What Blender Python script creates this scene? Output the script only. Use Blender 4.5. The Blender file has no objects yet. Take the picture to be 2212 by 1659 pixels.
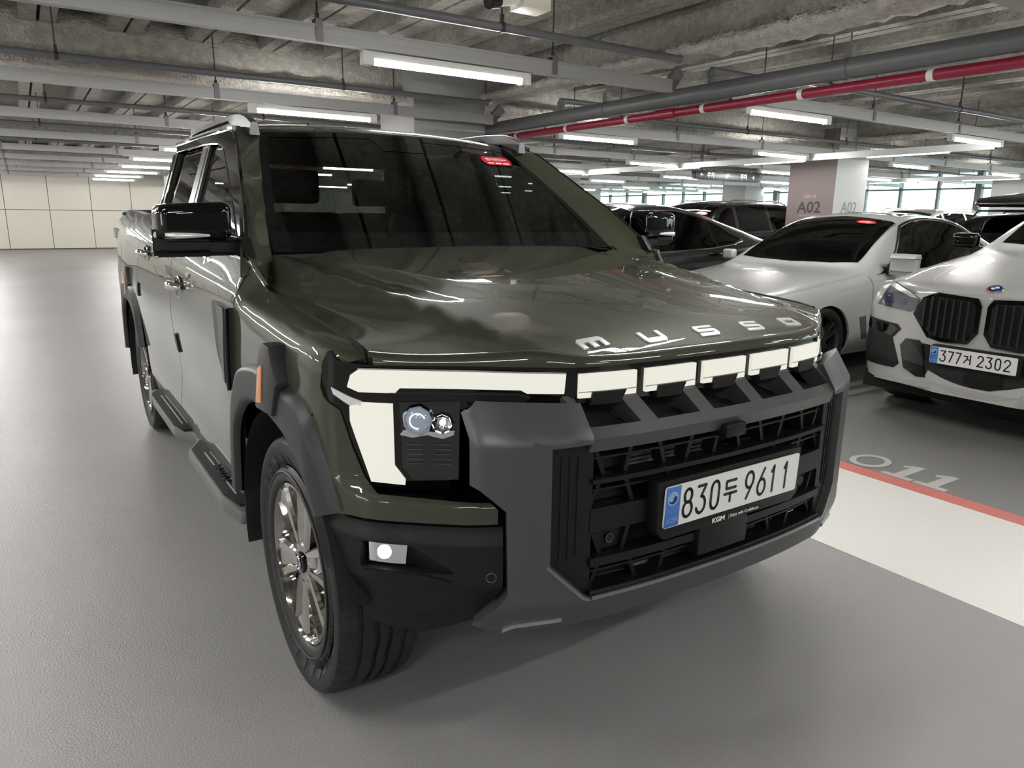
import bpy, bmesh, math, random
import numpy as np
from mathutils import Vector, Matrix
R = math.radians
random.seed(7)
SC = bpy.context.scene
COL = SC.collection

# ------------------------------------------------------------------ camera
CAM = Vector((-1.4891, -1.9952, 1.3967))
YAW, PITCH, ROLL, FPX = 0.5864, 0.2281, 0.0129, 1568.72
cd = bpy.data.cameras.new('camera'); cam = bpy.data.objects.new('camera', cd); COL.objects.link(cam)
fw = Vector((math.sin(YAW)*math.cos(PITCH), math.cos(YAW)*math.cos(PITCH), -math.sin(PITCH)))
rt = Vector((math.cos(YAW), -math.sin(YAW), 0)); up = rt.cross(fw)
r2 = rt*math.cos(ROLL)+up*math.sin(ROLL); u2 = up*math.cos(ROLL)-rt*math.sin(ROLL)
M = Matrix((r2, u2, -fw)).transposed().to_4x4(); M.translation = CAM
cam.matrix_world = M
cd.sensor_fit = 'HORIZONTAL'; cd.sensor_width = 36.0; cd.lens = FPX/2212*36.0
cd.clip_start = 0.05; cd.clip_end = 300
SC.camera = cam
# ------------------------------------------------------------------ world, exposure
w = bpy.data.worlds.new('world'); SC.world = w; w.use_nodes = True
bg = w.node_tree.nodes['Background']; bg.inputs[0].default_value = (0.86, 0.97, 1.0, 1); bg.inputs[1].default_value = 2.4
SC.view_settings.view_transform = 'Standard'; SC.view_settings.look = 'None'
SC.view_settings.exposure = 1.6; SC.view_settings.gamma = 1.0; SC.view_settings.use_curve_mapping = False
SC.cycles.max_bounces = 8; SC.cycles.diffuse_bounces = 4; SC.cycles.glossy_bounces = 5
SC.cycles.transparent_max_bounces = 12; SC.cycles.caustics_reflective = False; SC.cycles.caustics_refractive = False
SC.cycles.sample_clamp_indirect = 6.0
LAMP = 41.0          # emission of the ceiling tubes

# ------------------------------------------------------------------ materials
MATS = {}
def mat(name, col=(.5, .5, .5), rough=.5, metal=0., coat=0., emit=None, spec=.5, bump=None, var=None, coatr=.02, aniso=0):
    if name in MATS: return MATS[name]
    m = bpy.data.materials.new(name); m.use_nodes = True; nt = m.node_tree; b = nt.nodes['Principled BSDF']
    b.inputs['Base Color'].default_value = (*col, 1); b.inputs['Roughness'].default_value = rough
    b.inputs['Metallic'].default_value = metal; b.inputs['Specular IOR Level'].default_value = spec
    b.inputs['Coat Weight'].default_value = coat; b.inputs['Coat Roughness'].default_value = coatr
    if emit:
        b.inputs['Emission Color'].default_value = (*emit[0], 1); b.inputs['Emission Strength'].default_value = emit[1]
    tc = None
    if bump or var:
        tc = nt.nodes.new('ShaderNodeTexCoord')
    if var:      # var = (scale, amount, col2)
        n = nt.nodes.new('ShaderNodeTexNoise'); n.inputs['Scale'].default_value = var[0]; n.inputs['Detail'].default_value = 6
        r = nt.nodes.new('ShaderNodeValToRGB'); r.color_ramp.elements[0].position = .5-var[1]; r.color_ramp.elements[1].position = .5+var[1]
        r.color_ramp.elements[0].color = (*col, 1); r.color_ramp.elements[1].color = (*var[2], 1)
        nt.links.new(tc.outputs['Object'], n.inputs['Vector']); nt.links.new(n.outputs['Fac'], r.inputs[0]); nt.links.new(r.outputs[0], b.inputs['Base Color'])
    if bump:     # bump = (scale, strength, distance)
        n = nt.nodes.new('ShaderNodeTexNoise'); n.inputs['Scale'].default_value = bump[0]; n.inputs['Detail'].default_value = 4
        k = nt.nodes.new('ShaderNodeBump'); k.inputs['Strength'].default_value = bump[1]; k.inputs['Distance'].default_value = bump[2]
        nt.links.new(tc.outputs['Object'], n.inputs['Vector']); nt.links.new(n.outputs['Fac'], k.inputs['Height']); nt.links.new(k.outputs[0], b.inputs['Normal'])
    MATS[name] = m; return m

def tinted(name, trans, rough=0.0, ior=1.5):
    m = bpy.data.materials.new(name); m.use_nodes = True; nt = m.node_tree; nt.nodes.clear()
    o = nt.nodes.new('ShaderNodeOutputMaterial'); mx = nt.nodes.new('ShaderNodeMixShader')
    t = nt.nodes.new('ShaderNodeBsdfTransparent'); t.inputs[0].default_value = (*trans, 1)
    g = nt.nodes.new('ShaderNodeBsdfGlossy'); g.inputs['Roughness'].default_value = rough; g.inputs[0].default_value = (1, 1, 1, 1)
    lw = nt.nodes.new('ShaderNodeLayerWeight'); lw.inputs[0].default_value = .5
    pw = nt.nodes.new('ShaderNodeMath'); pw.operation = 'POWER'; pw.inputs[1].default_value = 5
    f = nt.nodes.new('ShaderNodeMath'); f.operation = 'MULTIPLY_ADD'; f.inputs[1].default_value = .955; f.inputs[2].default_value = .045
    nt.links.new(lw.outputs['Facing'], pw.inputs[0]); nt.links.new(pw.outputs[0], f.inputs[0]); nt.links.new(f.outputs[0], mx.inputs[0]); nt.links.new(t.outputs[0], mx.inputs[1]); nt.links.new(g.outputs[0], mx.inputs[2]); nt.links.new(mx.outputs[0], o.inputs[0])
    MATS[name] = m; return m

PAINT = mat('olive_paint', (.046, .050, .032), .50, .25, 1.0, coatr=.008, spec=.15)
SATIN = mat('satin_grey', (.105, .105, .108), .40, .55)
BLACKP = mat('black_plastic', (.0085, .0085, .009), .48, 0, spec=.32, bump=(900, .12, .0008))
BLACKP2 = mat('smooth_black_plastic', (.006, .006, .0063), .42, spec=.32)
FLARE = mat('flare_plastic', (.024, .025, .027), .46, bump=(1200, .1, .0006))
GLOSSB = mat('gloss_black', (.003, .003, .0035), .04, 0, 0)
CHROME = mat('chrome', (.86, .86, .87), .04, 1)
DCHROME = mat('dark_chrome', (.42, .40, .38), .08, 1)
ALU = mat('brushed_aluminium', (.62, .62, .63), .32, 1)
RUBBER = mat('rubber', (.014, .014, .0145), .55, bump=(700, .1, .0005))
RUBBER2 = mat('sidewall_rubber', (.019, .019, .0195), .42)
DARK = mat('dark_void', (.004, .004, .004), .8)
CABIN = mat('cabin_trim', (.016, .016, .017), .6)
LEDW = mat('led_white', (.20, .20, .18), .25, emit=((1, .985, .87), .235))
LEDTUBE = mat('led_tube', (.9, .9, .9), .3, emit=((1.0, .992, .962), LAMP))
CLEAR = tinted('clear_lens', (.93, .93, .93))
GLASS = tinted('dark_tint_glass', (.10, .11, .105))
GLASS2 = tinted('side_tint_glass', (.05, .055, .055))
AMBER = mat('amber_reflector', (.75, .23, .03), .3, 0, .6)
WHITEPL = mat('white_plate', (.80, .80, .78), .35)
INK = mat('black_ink', (.008, .008, .008), .4)
BLUE = mat('plate_blue', (.03, .12, .42), .3, .2, var=(9, .3, (.10, .30, .70)))
STICKER = mat('red_sticker', (.62, .02, .035), .35)
STICKW = mat('sticker_white', (.85, .85, .85), .4)

# ------------------------------------------------------------------ object helpers
def empty(name, loc=(0, 0, 0), rz=0):
    o = bpy.data.objects.new(name, None); COL.objects.link(o); o.location = loc; o.rotation_euler = (0, 0, rz)
    o.empty_display_size = .1; return o
def tag(o, label=None, cat=None, group=None, kind=None):
    if label: o['label'] = label
    if cat: o['category'] = cat
    if group: o['group'] = group
    if kind: o['kind'] = kind
    return o
def thing(name, label, cat, loc=(0, 0, 0), rz=0, group=None):
    return tag(empty(name, loc, rz), label, cat, group)
def link(name, me, m=None, parent=None):
    o = bpy.data.objects.new(name, me); COL.objects.link(o)
    if m is not None and not me.materials: me.materials.append(m)
    if parent is not None: o.parent = parent
    return o
def mesh(name, V, F, m=None, parent=None, smooth=False):
    me = bpy.data.meshes.new(name); me.from_pydata([tuple(v) for v in V], [], F); me.update()
    if smooth:
        me.polygons.foreach_set('use_smooth', [True]*len(me.polygons))
    return link(name, me, m, parent)
def from_bm(name, bm, m=None, parent=None, smooth=False, angle=None):
    bmesh.ops.recalc_face_normals(bm, faces=bm.faces)
    me = bpy.data.meshes.new(name); bm.to_mesh(me); bm.free()
    if smooth or angle is not None:
        me.polygons.foreach_set('use_smooth', [True]*len(me.polygons))
        if angle is not None: me.set_sharp_from_angle(angle=R(angle))
    return link(name, me, m, parent)
def bm_box(bm, x0, x1, y0, y1, z0, z1, bev=0, seg=2, mtx=None):
    r = bmesh.ops.create_cube(bm, size=1)['verts']
    for v in r:
        v.co = Vector(((x0+x1)/2+v.co.x*(x1-x0), (y0+y1)/2+v.co.y*(y1-y0), (z0+z1)/2+v.co.z*(z1-z0)))
        if mtx is not None: v.co = mtx @ v.co
    if bev > 0:
        es = list({e for v in r for e in v.link_edges})
        bmesh.ops.bevel(bm, geom=es, offset=bev, segments=seg, affect='EDGES', profile=.6)
def box(name, x0, x1, y0, y1, z0, z1, m, parent=None, bev=0, seg=2, mtx=None):
    bm = bmesh.new(); bm_box(bm, x0, x1, y0, y1, z0, z1, bev, seg, mtx)
    return from_bm(name, bm, m, parent, smooth=bev > 0, angle=40 if bev > 0 else None)
def bm_cyl(bm, p0, p1, r, n=16, r2=None, cap=True):
    p0 = Vector(p0); p1 = Vector(p1); d = p1-p0; L = d.length
    mt = Matrix.Translation((p0+p1)/2) @ d.to_track_quat('Z', 'Y').to_matrix().to_4x4()
    bmesh.ops.create_cone(bm, cap_ends=cap, cap_tris=False, segments=n, radius1=r, radius2=r if r2 is None else r2, depth=L, matrix=mt)
def cyl(name, p0, p1, r, m, parent=None, n=16, r2=None):
    bm = bmesh.new(); bm_cyl(bm, p0, p1, r, n, r2)
    return from_bm(name, bm, m, parent, smooth=True, angle=40)
def tube(name, pts, r, m, parent=None, n=8, closed=False):
    """round bar through points"""
    P = [Vector(p) for p in pts]; V = []; F = []
    K = len(P); prev = None
    for i, p in enumerate(P):
        a = P[(i-1) % K] if (closed or i > 0) else p; b = P[(i+1) % K] if (closed or i < K-1) else p
        t = (b-a).normalized()
        ref = prev if prev is not None else (Vector((0, 0, 1)) if abs(t.z) < .9 else Vector((1, 0, 0)))
        x = (ref - t*ref.dot(t)).normalized(); prev = x; y = t.cross(x)
        rr = r[i] if isinstance(r, (list, tuple)) else r
        for k in range(n):
            a_ = 2*math.pi*k/n; V.append(p+x*(rr*math.cos(a_))+y*(rr*math.sin(a_)))
    for i in range(K if closed else K-1):
        j = (i+1) % K
        for k in range(n): F.append((i*n+k, i*n+(k+1) % n, j*n+(k+1) % n, j*n+k))
    if not closed:
        F.append(tuple(range(n))[::-1]); F.append(tuple((K-1)*n+k for k in range(n)))
    o = mesh(name, V, F, m, parent, smooth=True); o.data.set_sharp_from_angle(angle=R(50)); return o
def lathe(name, prof, m, parent=None, n=48, axis='X', mtx=None, closed=False):
    """prof = [(axial, radius)...]"""
    V = []; F = []; K = len(prof)
    for k in range(n):
        a = 2*math.pi*k/n; c, s = math.cos(a), math.sin(a)
        for (h, r) in prof:
            v = {'X': Vector((h, r*c, r*s)), 'Y': Vector((r*c, h, r*s)), 'Z': Vector((r*c, r*s, h))}[axis]
            V.append(mtx @ v if mtx is not None else v)
    for k in range(n):
        q = (k+1) % n
        for i in range(K if closed else K-1):
            j = (i+1) % K
            F.append((k*K+i, k*K+j, q*K+j, q*K+i))
    bm = bmesh.new(); vs = [bm.verts.new(v) for v in V]
    for f in F:
        try: bm.faces.new([vs[i] for i in f])
        except Exception: pass
    bmesh.ops.remove_doubles(bm, verts=bm.verts, dist=1e-5)
    return from_bm(name, bm, m, parent, smooth=True, angle=35)
def prism(name, poly, h0, h1, m, parent=None, axis='Z', bev=0, mtx=None):
    """polygon (a,b) extruded along axis from h0 to h1"""
    bm = bmesh.new()
    mk = {'Z': lambda a, b, h: Vector((a, b, h)), 'Y': lambda a, b, h: Vector((a, h, b)), 'X': lambda a, b, h: Vector((h, a, b))}[axis]
    T = (lambda v: mtx @ v) if mtx is not None else (lambda v: v)
    A = [bm.verts.new(T(mk(a, b, h0))) for a, b in poly]; B = [bm.verts.new(T(mk(a, b, h1))) for a, b in poly]
    bm.faces.new(A); bm.faces.new(B[::-1])
    for i in range(len(A)):
        j = (i+1) % len(A); bm.faces.new((A[i], B[i], B[j], A[j]))
    bmesh.ops.recalc_face_normals(bm, faces=bm.faces)
    if bev > 0: bmesh.ops.bevel(bm, geom=list(bm.edges), offset=bev, segments=2, affect='EDGES', profile=.6)
    return from_bm(name, bm, m, parent, smooth=bev > 0, angle=40 if bev > 0 else None)
def inside(p, poly):
    x, y = p; c = False; n = len(poly)
    for i in range(n):
        x1, y1 = poly[i]; x2, y2 = poly[(i+1) % n]
        if (y1 > y) != (y2 > y) and x < (x2-x1)*(y-y1)/(y2-y1)+x1: c = not c
    return c
def tess(poly, du, dv, holes=()):
    bm = bmesh.new()
    f = bm.faces.new([bm.verts.new((a, b, 0)) for a, b in poly])
    f.normal_update(); bmesh.ops.triangulate(bm, faces=[f], quad_method='BEAUTY', ngon_method='EAR_CLIP')
    us = [p[0] for p in poly]; vs = [p[1] for p in poly]
    def cut(co, no):
        bmesh.ops.bisect_plane(bm, geom=list(bm.verts)+list(bm.edges)+list(bm.faces), dist=1e-6, plane_co=co, plane_no=no)
    for h in holes:
        for i in range(len(h)):
            a = Vector((*h[i], 0)); b = Vector((*h[(i+1) % len(h)], 0)); d = b-a; cut(a, (d.y, -d.x, 0))
    for lo, hi, st, no in ((min(us), max(us), du, (1, 0, 0)), (min(vs), max(vs), dv, (0, 1, 0))):
        k = max(1, int(round((hi-lo)/st)))
        for i in range(1, k):
            q = lo+(hi-lo)*i/k; cut((q, 0, 0) if no[0] else (0, q, 0), no)
    for h in holes:
        rm = [f for f in bm.faces if inside(f.calc_center_median()[:2], h)]
        if rm: bmesh.ops.delete(bm, geom=rm, context='FACES')
    return bm
def patch(name, poly, f, m, parent=None, du=.05, dv=.05, thick=.02, sg=1, holes=(), eps=.004, off=0., lip=0.0):
    """sheet over polygon in (u,v) space mapped by f to 3D; analytic normals; rim folded back by thick"""
    bm = tess(poly, du, dv, holes)
    bm.verts.ensure_lookup_table(); bm.faces.ensure_lookup_table()
    P = []; N = []
    for v in bm.verts:
        u, w_ = v.co.x, v.co.y
        p = Vector(f(u, w_)); a = Vector(f(u+eps, w_))-Vector(f(u-eps, w_)); b = Vector(f(u, w_+eps))-Vector(f(u, w_-eps))
        n = a.cross(b)*sg; n.normalize(); N.append(n); P.append(p+n*off)
    V = [tuple(p) for p in P]; F = []; LN = []
    for fc in bm.faces:
        ids = [v.index for v in fc.verts]
        nn = (P[ids[1]]-P[ids[0]]).cross(P[ids[2]]-P[ids[0]])
        if nn.dot(N[ids[0]]+N[ids[1]]+N[ids[2]]) < 0: ids = ids[::-1]
        F.append(tuple(ids)); LN += [tuple(N[i]) for i in ids]
    if thick:
        for e in bm.edges:
            if len(e.link_faces) != 1: continue
            i, j = e.verts[0].index, e.verts[1].index
            ctr = e.link_faces[0].calc_center_median(); c3 = Vector(f(ctr.x, ctr.y))
            b = len(V); V += [tuple(P[i]), tuple(P[j]), tuple(P[j]-N[j]*thick), tuple(P[i]-N[i]*thick)]
            q = [b, b+1, b+2, b+3]
            n = (P[j]-P[i]).cross(-N[i])
            outd = (P[i]+P[j])/2-c3
            if n.dot(outd) < 0: q = q[::-1]; n = -n
            n.normalize() if n.length > 0 else None
            F.append(tuple(q)); LN += [tuple(n)]*4
    bm.free()
    me = bpy.data.meshes.new(name); me.from_pydata(V, [], F); me.update()
    me.polygons.foreach_set('use_smooth', [True]*len(me.polygons))
    try: me.normals_split_custom_set(LN)
    except Exception as ex: print('normals', name, ex)
    return link(name, me, m, parent)
def curve(xs, ys):
    """monotone-ish cubic through points -> callable"""
    xs = np.array(xs, float); ys = np.array(ys, float); h = np.diff(xs); d = np.diff(ys)/h
    mm = np.zeros(len(xs)); mm[0] = d[0]; mm[-1] = d[-1]
    for i in range(1, len(xs)-1):
        mm[i] = 0 if d[i-1]*d[i] <= 0 else 2*d[i-1]*d[i]/(d[i-1]+d[i])
    X = xs.tolist(); Y = ys.tolist(); MM = mm.tolist(); n = len(X)
    import bisect
    def g(x):
        if x <= X[0]: return Y[0]+MM[0]*(x-X[0])
        if x >= X[-1]: return Y[-1]+MM[-1]*(x-X[-1])
        i = bisect.bisect_right(X, x)-1; hh = X[i+1]-X[i]; t = (x-X[i])/hh
        return ((2*t**3-3*t*t+1)*Y[i]+(t**3-2*t*t+t)*hh*MM[i]+(-2*t**3+3*t*t)*Y[i+1]+(t**3-t*t)*hh*MM[i+1])
    return g
def text(name, s, size, m, parent, mtx, sx=1.0, depth=.0006, align='CENTER', shear=0, bold=0):
    cu = bpy.data.curves.new(name, 'FONT'); cu.body = s; cu.size = size; cu.align_x = align; cu.align_y = 'CENTER'
    cu.extrude = depth; cu.shear = shear; cu.offset = bold; cu.resolution_u = 3
    t = bpy.data.objects.new(name, cu); COL.objects.link(t)
    dg = bpy.context.evaluated_depsgraph_get(); me = bpy.data.meshes.new_from_object(t.evaluated_get(dg))
    bpy.data.objects.remove(t); bpy.data.curves.remove(cu)
    me.materials.clear(); me.transform(mtx @ Matrix.Diagonal((sx, 1, 1, 1)))
    return link(name, me, m, parent)
def frame(o, ex, ey):
    """matrix whose local x,y go along ex,ey at origin o"""
    ex = Vector(ex).normalized(); ey = Vector(ey); ey = (ey-ex*ey.dot(ex)).normalized(); ez = ex.cross(ey)
    mt = Matrix((ex, ey, ez)).transposed().to_4x4(); mt.translation = Vector(o); return mt
# stroke characters for licence plates: unit box 0..1 wide, 0..1 high
def arc(cx, cy, rx, ry, a0, a1, n=14):
    return [(cx+rx*math.cos(R(a0+(a1-a0)*i/n)), cy+ry*math.sin(R(a0+(a1-a0)*i/n))) for i in range(n+1)]
GL = {
 '0': [arc(.5, .72, .42, .28, 0, 180)+[(.08, .28)]+arc(.5, .28, .42, .28, 180, 360)+[(.92, .72)]],
 '1': [[(.12, .78), (.5, .98), (.5, 0)]],
 '2': [arc(.5, .73, .42, .27, 170, -25)+[(.05, .02), (.95, .02)]],
 '3': [[(.08, .98), (.9, .98), (.45, .6)]+arc(.45, .3, .47, .3, 80, -160)],
 '6': [[(.72, .99), (.2, .5)]+arc(.5, .3, .43, .3, 145, 505)],
 '7': [[(.05, .98), (.95, .98), (.35, 0)]],
 '8': [arc(.5, .75, .36, .24, 0, 360), arc(.5, .27, .44, .27, 0, 360)],
 '9': [[(.28, .01), (.8, .5)]+arc(.5, .7, .43, .3, -35, 325)],
 'du': [[(.9, .97), (.12, .97), (.12, .62), (.9, .62)], [(0, .38), (1, .38)], [(.5, .38), (.5, 0)]],
 'geo': [[(.02, .85), (.55, .85), (.42, .5), (.05, .1)], [(.6, .5), (.95, .5)], [(.95, 1), (.95, 0)]],
}
def glyph(name, ch, x, y, wd, ht, st, m, parent, mtx, th=.0012):
    V = []; F = []
    for line in GL[ch]:
        P = [Vector((x+a*wd, y+b*ht)) for a, b in line]
        for a, b in zip(P[:-1], P[1:]):
            d = (b-a)
            if d.length < 1e-7: continue
            n = Vector((-d.y, d.x)).normalized()*st/2
            i = len(V); V += [a+n, a-n, b-n, b+n]; F.append((i, i+1, i+2, i+3))
        for p in P:
            i = len(V); V += [p+Vector((math.cos(k*math.pi/4), math.sin(k*math.pi/4)))*st/2 for k in range(8)]; F.append(tuple(range(i, i+8)))
    return mesh(name, [mtx @ Vector((v.x, v.y, th)) for v in V], F, m, parent)
# ================================================================== SETTING
def floor_mat(name, c1, c2, rough, bs, bd, dirt=False):
    m = bpy.data.materials.new(name); m.use_nodes = True; nt = m.node_tree; b = nt.nodes['Principled BSDF']; L = nt.links.new
    tc = nt.nodes.new('ShaderNodeTexCoord')
    n = nt.nodes.new('ShaderNodeTexNoise'); n.inputs['Scale'].default_value = .45; n.inputs['Detail'].default_value = 3
    r = nt.nodes.new('ShaderNodeValToRGB'); r.color_ramp.elements[0].position = .2; r.color_ramp.elements[1].position = .8
    r.color_ramp.elements[0].color = (*c1, 1); r.color_ramp.elements[1].color = (*c2, 1)
    L(tc.outputs['Object'], n.inputs['Vector']); L(n.outputs['Fac'], r.inputs[0])
    last = r.outputs[0]
    if dirt:
        d = nt.nodes.new('ShaderNodeTexNoise'); d.inputs['Scale'].default_value = 23; d.inputs['Detail'].default_value = 10; d.inputs['Roughness'].default_value = .7
        dr = nt.nodes.new('ShaderNodeValToRGB'); dr.color_ramp.elements[0].position = .27; dr.color_ramp.elements[1].position = .31
        mx = nt.nodes.new('ShaderNodeMixRGB'); mx.inputs[1].default_value = (c1[0]*.55, c1[1]*.55, c1[2]*.55, 1)
        L(tc.outputs['Object'], d.inputs['Vector']); L(d.outputs['Fac'], dr.inputs[0]); L(dr.outputs[0], mx.inputs[0]); L(last, mx.inputs[2]); last = mx.outputs[0]
    L(last, b.inputs['Base Color'])
    rn = nt.nodes.new('ShaderNodeTexNoise'); rn.inputs['Scale'].default_value = .5; rn.inputs['Detail'].default_value = 2
    mr = nt.nodes.new('ShaderNodeMapRange'); mr.inputs[3].default_value = rough-.06; mr.inputs[4].default_value = rough+.10
    L(tc.outputs['Object'], rn.inputs['Vector']); L(rn.outputs['Fac'], mr.inputs[0]); L(mr.outputs[0], b.inputs['Roughness'])
    bn = nt.nodes.new('ShaderNodeTexNoise'); bn.inputs['Scale'].default_value = bs; bn.inputs['Detail'].default_value = 2
    k = nt.nodes.new('ShaderNodeBump'); k.inputs['Strength'].default_value = .5; k.inputs['Distance'].default_value = bd
    L(tc.outputs['Object'], bn.inputs['Vector']); L(bn.outputs['Fac'], k.inputs['Height']); L(k.outputs[0], b.inputs['Normal'])
    return m
EPOXY = floor_mat('epoxy_floor', (.305, .297, .295), (.345, .337, .334), .36, 150, .0045)
BAYFL = floor_mat('bay_floor', (.20, .196, .186), (.27, .264, .25), .36, 110, .0012)
WPAINT = floor_mat('white_floor_paint', (.76, .75, .70), (.84, .83, .79), .33, 140, .003)
RPAINT = floor_mat('red_floor_paint', (.60, .165, .145), (.68, .22, .19), .4, 120, .0012, False)
NUMP = floor_mat('number_paint', (.42, .43, .42), (.60, .60, .58), .4, 120, .001)
def spray(name, c1, c2, bs, bd):
    m = mat(name, c1, .95, var=(14, .22, c2), bump=(bs, 1.0, bd)); return m
CONC = spray('sprayed_ceiling', (.24, .225, .20), (.38, .36, .325), 42, .03)
FLUFF = spray('sprayed_beam', (.42, .395, .35), (.62, .585, .53), 34, .05)
PIPEG = mat('grey_pipe', (.13, .135, .14), .45)
RAILM = mat('rail_grey', (.42, .42, .415), .38, .1)
BRACK = mat('bracket_grey', (.20, .20, .20), .45, .3)
ROD = mat('dark_rod', (.03, .03, .03), .5)
REDP = mat('red_pipe', (.27, .012, .04), .38)
WHITEP = mat('white_housing', (.74, .73, .69), .4)
PANEL = mat('wall_panel', (.70, .66, .575), .42, var=(1.2, .4, (.74, .70, .62)))
JOINT = mat('joint_dark', (.10, .10, .10), .7)
X0, X1, Y0, Y1, ZC = -9.0, 23.0, -9.0, 29.2, 3.2
fl = box('floor', X0-.3, 2.41, Y0-.3, Y1+.3, -.25, 0, EPOXY); tag(fl, 'glossy grey epoxy floor of the parking aisle', kind='structure')
box('bay_floor', 2.41, X1+.3, Y0-.3, Y1+.3, -.25, 0, BAYFL, fl)
o = box('white_walkway_stripe', 1.31, 2.29, Y0, Y1, -.02, .0022, WPAINT, fl)
o = box('red_stripe', 2.29, 2.41, Y0, Y1, -.02, .0026, RPAINT, fl)
for k in range(9):
    yy = 1.42+(k-3)*2.62
    for d in (-.09, .09):
        box('bay_line', 2.75, 8.2, yy+d-.045, yy+d+.045, -.01, .0016, NUMP, fl)
bn_ = lathe('bay_number', [(0, 1.0), (.0010, 1.0), (.0010, .68), (0, .68)], NUMP, fl, 40, 'Z', Matrix.Translation((2.565, .245, .002)) @ Matrix.Diagonal((.135, .105, 1, 1)))
ONE = [(-.14, .085), (-.14, -.085), (-.098, -.085), (-.098, -.028), (.14, -.028), (.14, .010), (.085, .075), (.060, .055), (.085, .028), (-.098, .028), (-.098, .085)]
for yy in (.02, -.165): prism('bay_number', ONE, .0, .0030, NUMP, fl, 'Z', mtx=Matrix.Translation((2.563, yy, 0)))
tag(fl, cat=None)
# ceiling slab with ribs
ce = box('ceiling', X0-.3, X1+.3, Y0-.3, Y1+.3, ZC, ZC+.25, CONC); tag(ce, 'sprayed ribbed concrete ceiling of the car park', kind='structure')
bm = bmesh.new(); bm_box(bm, -.062, .062, Y0, Y1, 3.03, ZC+.02); rib_me = from_bm('rib', bm, CONC, ce).data
first = True
for k in range(48):
    xc = -1.16+(k-12)*.69
    if xc < X0 or xc > X1: continue
    for d in (-.076, .076):
        if first: bpy.data.objects['rib'].location.x = xc+d; first = False; continue
        q = link('rib', rib_me, None, ce); q.location.x = xc+d
def fluffy(name, x0, x1, y0, y1, z0, z1, amp, st, m, parent):
    bm = bmesh.new(); bm_box(bm, x0, x1, y0, y1, z0, z1)
    for lo, hi, ax in ((x0, x1, 0), (y0, y1, 1), (z0, z1, 2)):
        k = int((hi-lo)/st)
        for i in range(1, k):
            no = [0, 0, 0]; no[ax] = 1; co = [0, 0, 0]; co[ax] = lo+(hi-lo)*i/k
            bmesh.ops.bisect_plane(bm, geom=list(bm.verts)+list(bm.edges)+list(bm.faces), dist=1e-6, plane_co=co, plane_no=no)
    rng = random.Random(hash((round(x0, 2), round(y0, 2))) & 255)
    for v in bm.verts: v.co += Vector((rng.uniform(-amp, amp), rng.uniform(-amp, amp), rng.uniform(-amp, amp)))
    return from_bm(name, bm, m, parent, smooth=True)
nb = 0
for yb in (-2.1, 6.3, 14.7, 23.1):
    nb += 1
    near = yb == 6.3
    bmo = fluffy('trim_%d' % nb, X0, X1, yb-.06, yb+.06, 2.74, ZC+.01, .012, .24 if near else .5, CONC, None)
    tag(bmo, 'sprayed steel ceiling beam running across the aisle', kind='structure')
    fluffy('flange', X0, X1, yb-.17, yb+.17, 2.66, 2.745, .014, .07 if near else .2, FLUFF, bmo)
for xb in (-4.3, 3.42, 11.1, 18.8):
    nb += 1
    near = xb == 3.42
    bmo = fluffy('trim_%d' % nb, xb-.06, xb+.06, Y0, Y1, 2.80, ZC+.01, .012, .24 if near else .5, CONC, None)
    tag(bmo, 'sprayed steel ceiling beam running along the aisle', kind='structure')
    fluffy('flange', xb-.15, xb+.15, Y0, Y1, 2.72, 2.80, .016, .07 if near else .2, FLUFF, bmo)
# walls
def panel_wall(name, label, along, lo, hi, fixed, sgn):
    """panelled wall; along = 'x' or 'y'"""
    if along == 'x': wl = box(name, lo, hi, fixed, fixed+sgn*.3, 0, ZC, JOINT)
    else: wl = box(name, fixed, fixed+sgn*.3, lo, hi, 0, ZC, JOINT)
    tag(wl, label, kind='structure')
    rows = ((.04, 1.37), (1.39, 2.59), (2.61, ZC))
    for (z0, z1) in rows:
        bm = bmesh.new(); bm_box(bm, -.646, .646, -.012, .012, z0, z1, .004, 1); me = None
        k0 = int(math.ceil((lo+1.89)/1.31)); k1 = int((hi+1.89)/1.31)
        for k in range(k0, k1):
            c = -1.89+1.31*(k+.5)
            if me is None: q = from_bm('wall_panel', bm, PANEL, wl); me = q.data
            else: q = link('wall_panel', me, None, wl)
            if along == 'x': q.location = (c, fixed-sgn*.004, 0)
            else: q.location = (fixed-sgn*.004, c, 0); q.rotation_euler.z = R(90)
    return wl
panel_wall('wall_back', 'cream panelled end wall of the car park', 'x', X0, X1, Y1, 1)
panel_wall('wall_left', 'cream panelled side wall beside the aisle', 'y', Y0, Y1, X0, -1)
wf = tag(box('wall_front', X0, X1, Y0-.3, Y0, 0, ZC, mat('front_wall_grey', (.12, .12, .115), .6)), 'plain dark wall behind the viewer', kind='structure')
# a bright window in the side wall (seen mirrored in the truck's flank)
wb = tag(box('window_1', X0+.0, X0+.03, -1.2, 1.0, 1.1, 2.3, mat('frosted_pane', (.8, .85, .85), .3, emit=((.9, 1, 1), 2.2))), 'bright frosted window in the side wall', kind='structure')
for t in (-1.2, -.1, 1.0): box('window_frame', X0, X0+.06, t-.03, t+.03, 1.08, 2.32, BRACK, wb)
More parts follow.
